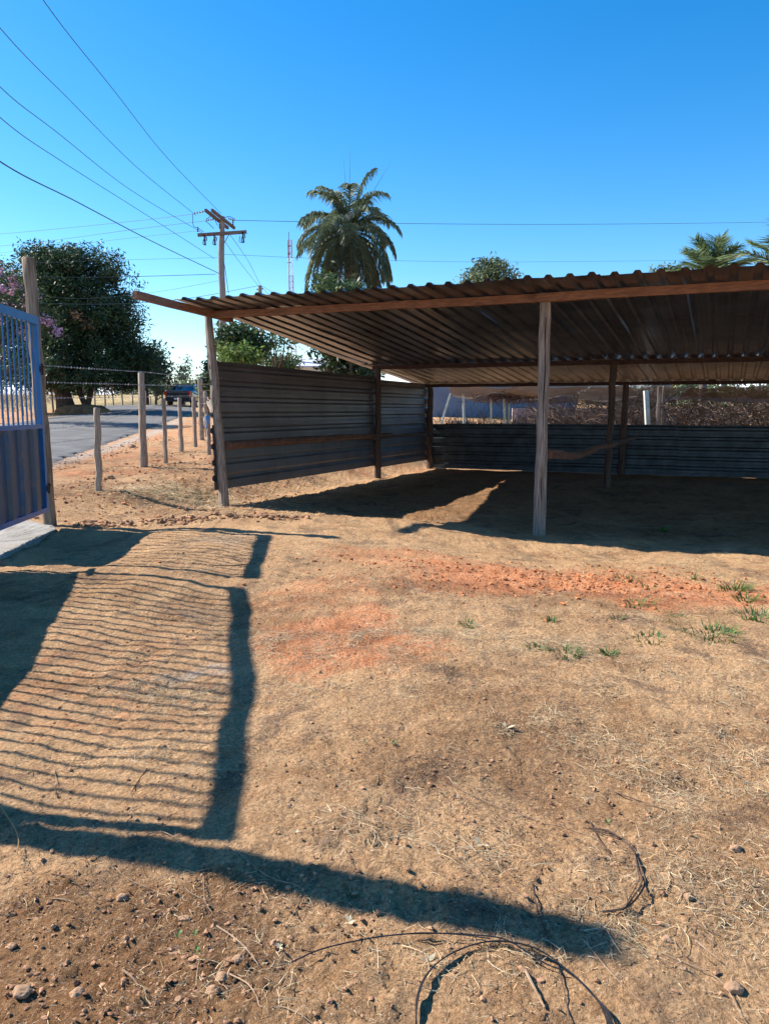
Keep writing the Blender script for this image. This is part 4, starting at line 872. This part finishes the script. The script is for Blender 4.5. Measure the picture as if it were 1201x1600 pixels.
straw(7000, lambda: random.uniform(-5.6, -1.2), lambda: random.uniform(10, 22), (.04, .16), (.003, .008), 'dry_straw', 'straw bits on the soil around the fence posts', keep=lambda x, y: lit(x*.8, y*.6), tint=(.4, 1.))
straw(16000, lambda: random.uniform(-1.7, 3.0), lambda: 1.5+5*random.random()**1.2, (.006, .03), (.0008, .0026), 'dry_straw', 'tiny chaff crumbs on the near yard soil', keep=lambda x, y: .25+lit(x+7, y+2), tint=(.4, 1.25))
# dark litter
straw(18000, lambda: random.uniform(-1.7, 3.0), lambda: 1.55+5*random.random(), (.01, .06), (.001, .003), 'dark_litter', 'dark decayed plant litter on the yard soil', m=mat('dark_litter', (.15, .10, .07), (.08, .05, .035), attr='tint'), keep=lambda x, y: lit(x+3, y+5), tint=(.6, 1.5), cat='litter')
# clumps of straw: individual heaps
def heap(u, v, R, n, label, L=(.02, .11), w=(.001, .003), t=(.45, 1.15), m=M_straw):
    p = onground(u, v); o = straw(n, lambda: random.gauss(p[0], R*.85), lambda: random.gauss(p[1], R*.6), L, w, 'straw_clump', label, rise=.14, tint=t, m=m); return o
for a in ((925, 1072, .13, 260, 'golden dry grass clump right of the middle'), (790, 1142, .07, 90, 'tiny bright straw tuft in the centre foreground'), (1165, 1222, .22, 420, 'wide bleached straw clump near the right edge'), (600, 1300, .14, 260, 'straw clump left of the curved shadow end'), (752, 1328, .10, 160, 'pale curled straw clump above the long shadow'), (950, 1452, .13, 300, 'tangled straw clump at the tip of the long shadow'), (305, 1075, .22, 420, 'straw scattered between the bar shadows'), (190, 950, .3, 300, 'thin straw beside the solid gate shadow'), (235, 1185, .10, 120, 'small straw clump near the left bar shadows'), (545, 1443, .03, 14, 'single pale dry leaf tuft above the wire'), (810, 1500, .06, 40, 'bleached reed tuft inside the wire coil'), (1060, 1400, .15, 200, 'loose straw clump at right by a stone'), (700, 1500, .12, 160, 'straw clump under the black wire coil'), (610, 1045, .35, 380, 'faded straw patch under the orange soil')):
    heap(*a)
# green tufts
def tuft(u, v, R, n, h, label, m=M_green, w=(.003, .007)):
    p = onground(u, v); V = []; T = []
    for i in range(n):
        a = random.uniform(0, 2*PI); r = R*math.sqrt(random.random()); b0 = np.array((p[0]+r*math.cos(a), p[1]+r*math.sin(a), 0)); b0[2] = G(b0[0], b0[1])-.004
        d = np.array((math.cos(a)*random.uniform(.2, 1.), math.sin(a)*random.uniform(.2, 1.), random.uniform(.4, 1.1))); l = h*random.uniform(.4, 1.1); ww = random.uniform(*w); t = random.uniform(.6, 1.5); q = b0
        s_ = np.array((-math.sin(a), math.cos(a), 0))
        for j in range(4):
            q2 = q+d/np.linalg.norm(d)*l/4; k0, k1 = 1-j*.24, 1-(j+1)*.24; V.append((q-s_*ww*k0, q+s_*ww*k0, q2+s_*ww*k1, q2-s_*ww*k1)); T.append((t*1.05, t, t*.8)); q = q2; d = d+np.array((0, 0, -.3))
    tag(quads('grass_tuft', np.array(V), m, None, origin=p, tint=np.array(T)), label, 'grass', 'green tufts on the yard')
for a in ((1083, 905, .04, 14, .22, 'tall thin grass blades standing near the right edge'), (1150, 925, .14, 110, .16, 'lush green tuft at the right edge by the shade'), (980, 905, .16, 60, .10, 'green tuft on the far rim of the orange soil'), (1012, 918, .06, 20, .1, 'small green sprig beside the rim tuft'), (990, 945, .16, 50, .10, 'green runner in the middle of the orange soil'), (1045, 965, .15, 26, .08, 'low green runner on the near rim of orange soil'), (1110, 992, .2, 130, .11, 'olive bushy grass tuft at right'), (885, 1022, .11, 90, .07, 'bright green creeping tuft below the orange soil'), (838, 1012, .06, 44, .06, 'small green tuft left of the creeping one'), (950, 1022, .055, 44, .08, 'round little green tuft right of the creeping one'), (860, 970, .045, 40, .07, 'faint green tuft on the lower orange soil'), (730, 978, .06, 40, .07, 'dull green tuft left of the orange pit'), (965, 968, .04, 14, .09, 'upright green blades at the near rim of orange soil'), (1015, 1000, .12, 50, .08, 'olive grass patch below the orange rim'), (1180, 965, .15, 80, .12, 'green grass cut by the right edge'), (1165, 940, .1, 60, .14, 'thick green grass just above the right edge tuft')):
    tuft(*a)
def seedling(u, v, s, label, m=M_green):
    p = onground(u, v); V = []; T = []
    for i in range(9):
        a = i*2.4; l = s*random.uniform(.6, 1.1); d = np.array((math.cos(a), math.sin(a), .35+.07*i)); d /= np.linalg.norm(d); sd = np.array((-math.sin(a), math.cos(a), 0))*l*.22; c0 = p+np.array((0, 0, .01+.0015*i))
        V.append((c0, c0+d*l*.55+sd, c0+d*l, c0+d*l*.55-sd)); t = random.uniform(.8, 1.6); T.append((t*.8, t, t*.9))
    tag(quads('seedling', np.array(V), m, None, origin=p, tint=np.array(T)), label, 'plant', 'weed seedlings in the soil')
for a in ((279, 1470, .016, 'left seedling of the three in the stony corner'), (304, 1468, .015, 'top right seedling of the three in the stony corner'), (307, 1495, .016, 'lowest seedling of the three in the stony corner'), (615, 1168, .02, 'small round seedling in the centre left soil'), (948, 1295, .025, 'bright green sprig at the top of the vine loop'), (1036, 834, .14, 'broad green leaf lying in the shade of the shed'), (570, 1165, .012, 'tiny seedling left of the round one')): seedling(*a)
# stones
def stone(u, v, r, label, sq=(1, .8, .62)):
    p = onground(u, v); V0, F0 = ICO3; sd = random.uniform(0, 50); k = np.array([1+.34*mnoise.noise(Vector(q*1.1)+Vector((sd, 0, 0)))+.12*mnoise.noise(Vector(q*3.2)+Vector((0, sd, 0)))+.04*mnoise.noise(Vector(q*8)+Vector((0, sd, 0))) for q in V0]); v_ = V0*k[:, None]*np.array(sq)*r
    v_[:, 2] = np.where(v_[:, 2] < -.3*r, -.3*r, v_[:, 2]); b = MB(); b.add(v_+np.array((p[0], p[1], G(p[0], p[1])+r*.2)), F0); tag(b.build('stone', M_stone, smooth=True), label, 'stone', 'stones on the bare soil')
for a in ((191, 1404, .019, 'tan blocky stone at lower left under the long shadow'), (288, 1430, .016, 'rounded buff stone right of the blocky one'), (348, 1519, .021, 'whitish rounded stone right of the seedlings'), (122, 1560, .019, 'grey brown stone near the bottom left'), (35, 1560, .026, 'flat pale stone in the bottom left corner'), (372, 1495, .017, 'reddish stone just above the whitish one'), (1149, 1331, .020, 'smooth egg shaped stone near the right edge'), (1041, 1474, .018, 'buff stone right of the wire coil'), (1146, 1542, .022, 'half buried stone near the bottom right'), (1076, 1408, .016, 'pair-like brown stone in straw at right'), (19, 1478, .014, 'small stone at the far left of the clods'), (280, 1555, .012, 'small upright stone at the bottom left'), (452, 1263, .010, 'small dark stone on bare soil, left of the straw'), (332, 1545, .02, 'low reddish stone under the whitish one')): stone(*a)
# bricks fragments near the fence
for u, v, r, lb in ((207, 706, .09, 'red clod of earth lying beside the tall fence post'), (173, 747, .07, 'small red clod beside the nearest fence post'), (228, 785, .05, 'brown clod in front of the fence')): stone(u, v, r, lb)

# wires and twigs on the ground
def gl(pts_uv, lift=.004, bumpy=0.): 
    out = []
    for i, (u, v) in enumerate(pts_uv): p = onground(u, v); p[2] = G(p[0], p[1])+lift+(bumpy*math.sin(i*1.7) if bumpy else 0); out.append(p)
    return out
coil = empty('wire_coil', onground(800, 1560), 'loose coil of black steel wire lying at the bottom right', 'wire coil')
for k in range(5):
    j = (k-2)*1.5; P = gl([(650-j, 1640+j), (652+j*.6, 1570), (672+j*.5, 1530+j*.4), (712, 1503+j*.6), (770, 1491+j), (835, 1500+j), (890, 1532+j), (925, 1565+j*.8), (948+j, 1605), (955+j, 1650)], .012+.0022*k)
    b = MB(); b.tube(curve_pts(P, 8), .0016, 6); b.build('strand', M_blackwire, coil, smooth=True)
P = gl([(455, 1506), (500, 1491), (560, 1479), (620, 1471), (680, 1471), (735, 1475), (790, 1492), (850, 1520), (880, 1530)], .018); b = MB(); b.tube(curve_pts(P, 8), .002, 6); b.build('strand', M_blackwire, coil, smooth=True)
P = gl([(600, 1473), (660, 1472), (722, 1479), (765, 1490)], .022); b = MB(); b.tube(curve_pts(P, 8), .0016, 6); b.build('strand', M_blackwire, coil, smooth=True)
vine = empty('dead_vine_loop', onground(970, 1350), 'dark dead vine curled in a loop on the ground at right', 'vine')
for k in range(3):
    P = gl([(925-k*6, 1305), (955, 1312+k*4), (985, 1340-k*3), (1003-k*4, 1372), (1006-k*5, 1395), (990-k*4, 1418), (972, 1430+k*3), (940, 1436+k*3)], .008+.004*k, .003); b = MB(); b.tube(curve_pts(P, 6), .003-.0006*k, 6, jit=.4); b.build('stem', M_twigdk, vine, smooth=True)
def twig(uv, r, label, m=M_twig, lift=.006, ends=.5):
    P = curve_pts(gl(uv, lift), 6); n = len(P); b = MB(); b.tube(P, [r*(1-(1-ends)*i/n) for i in range(n)], 6, jit=.4); tag(b.build('twig', m, None, P[0], smooth=True), label, 'twig', 'twigs and stems on the soil')
twig([(0, 1262), (14, 1282), (24, 1305), (30, 1328), (28, 1352)], .003, 'tan curved cane at the left edge', mat('orange_cane', (.42, .24, .10)), .03)
for uv, r, lb in (([(230, 1313), (250, 1309), (268, 1316), (285, 1333)], .0022, 'pale arched stem lying in the long shadow'), ([(368, 1337), (395, 1356), (425, 1376), (472, 1387)], .0022, 'pale straight stem at the near side of the long shadow'), ([(82, 1378), (110, 1384), (135, 1400), (150, 1416)], .0022, 'thin brown stem above the clods'), ([(338, 1440), (365, 1458), (385, 1480), (404, 1505)], .0028, 'forked pale root right of the seedlings'), ([(358, 1515), (385, 1535), (400, 1555), (408, 1572), (440, 1574), (470, 1588), (492, 1600)], .0022, 'long wavy root near the bottom edge'), ([(191, 1517), (205, 1525), (216, 1534)], .0035, 'short white stick in the stony corner'), ([(80, 1408), (98, 1412), (118, 1418)], .0025, 'short pale stick above the clods'), ([(180, 1363), (200, 1378), (240, 1391)], .0015, 'fine stem below the long shadow'), ([(318, 1380), (320, 1410), (332, 1425)], .0015, 'fine forked stem near the buff stone'), ([(472, 1403), (462, 1420), (470, 1435)], .0018, 'hooked dark stem under the long shadow'), ([(470, 1480), (490, 1474), (520, 1466)], .0025, 'dark twig above the start of the wire'), ([(920, 1290), (935, 1320), (952, 1345)], .003, 'dark straight twig inside the vine loop'), ([(700, 1215), (720, 1235), (790, 1260), (870, 1295), (930, 1320)], .002, 'long thin stalk crossing the centre right soil'), ([(830, 1385), (842, 1440), (872, 1520), (890, 1600)], .0025, 'long brown stalk falling past the coil'), ([(910, 1480), (960, 1540), (1015, 1590)], .002, 'straight stalk right of the coil'), ([(1030, 1495), (1120, 1530), (1155, 1580), (1168, 1600)], .0018, 'long arching stalk at the bottom right'), ([(1085, 1475), (1125, 1505)], .003, 'short bleached reed at the right'), ([(820, 1530), (850, 1585)], .004, 'bleached broad reed inside the coil'), ([(960, 1233), (1000, 1250), (1042, 1272)], .0025, 'dark twig in the straw at upper right'), ([(85, 1203), (88, 1222), (86, 1240)], .002, 'upright pale stem in the left bar shadows'), ([(230, 1205), (215, 1222), (203, 1240)], .0025, 'dark leaning twig among the bar shadows'), ([(300, 880), (350, 882), (400, 880)], .006, 'dark stick lying across the far bar shadows')):
    twig(uv, r, lb, M_twigdk if ('dark' in lb or 'brown' in lb) else M_twig)
def dleaf(u, v, s, label, col=(.5, .42, .28)):
    p = onground(u, v); V = []; 
    for i in range(6):
        a = random.uniform(0, 2*PI); d = np.array((math.cos(a), math.sin(a), random.uniform(.05, .5))); l = s*random.uniform(.6, 1); sd = np.array((-math.sin(a), math.cos(a), .1))*l*.22; c0 = p+np.array((0, 0, .006))
        V.append((c0, c0+d*l*.5+sd, c0+d*l, c0+d*l*.5-sd))
    tag(quads('dry_leaf', np.array(V), mat('bleached_leaf_%d' % int(col[0]*100), col, tuple(c*.7 for c in col), scale=20), None, origin=p), label, 'leaf', 'dry leaves on the soil')
for a in ((545, 1444, .03, 'star shaped pale dry leaf above the wire'), (668, 1508, .035, 'crumpled whitish leaf touching the wire coil'), (436, 1483, .02, 'small white dry leaf left of the wire'), (812, 1508, .035, 'bleached husk inside the coil'), (462, 1303, .02, 'small pale husk left of the straw clump'), (752, 1322, .04, 'curled cream husk above the long shadow'), (790, 1140, .05, 'open pale husk in the centre soil'), (715, 972, .03, 'dark dry leaf left of the pit')): dleaf(*a)
# tall dry field grass beyond the road
straw(9000, lambda: random.uniform(-60, -16), lambda: random.uniform(44, 85), (.25, .7), (.02, .05), 'field_grass', 'tall dry yellow grass of the field beyond the road', rise=2.5, tint=(.6, 1.3), keep=lambda x, y: 1. if x < -13.5-.35*(y-44)-6.8 else 0., cat='grass')
# mound under the mango
b = MB(); c = at(130, 643, 41); V0, F0 = ICO3
v_ = V0*np.array((1.5, .7, .42)); v_ = v_*(1+.12*np.array([[mnoise.noise(Vector(q)*3)] for q in V0])); b.add(v_+np.array((c[0], 41, float(gz(c[0], 41))+.1)), F0)
o = b.build('earth_mound', M_ground, smooth=True); tag(o, kind='structure')
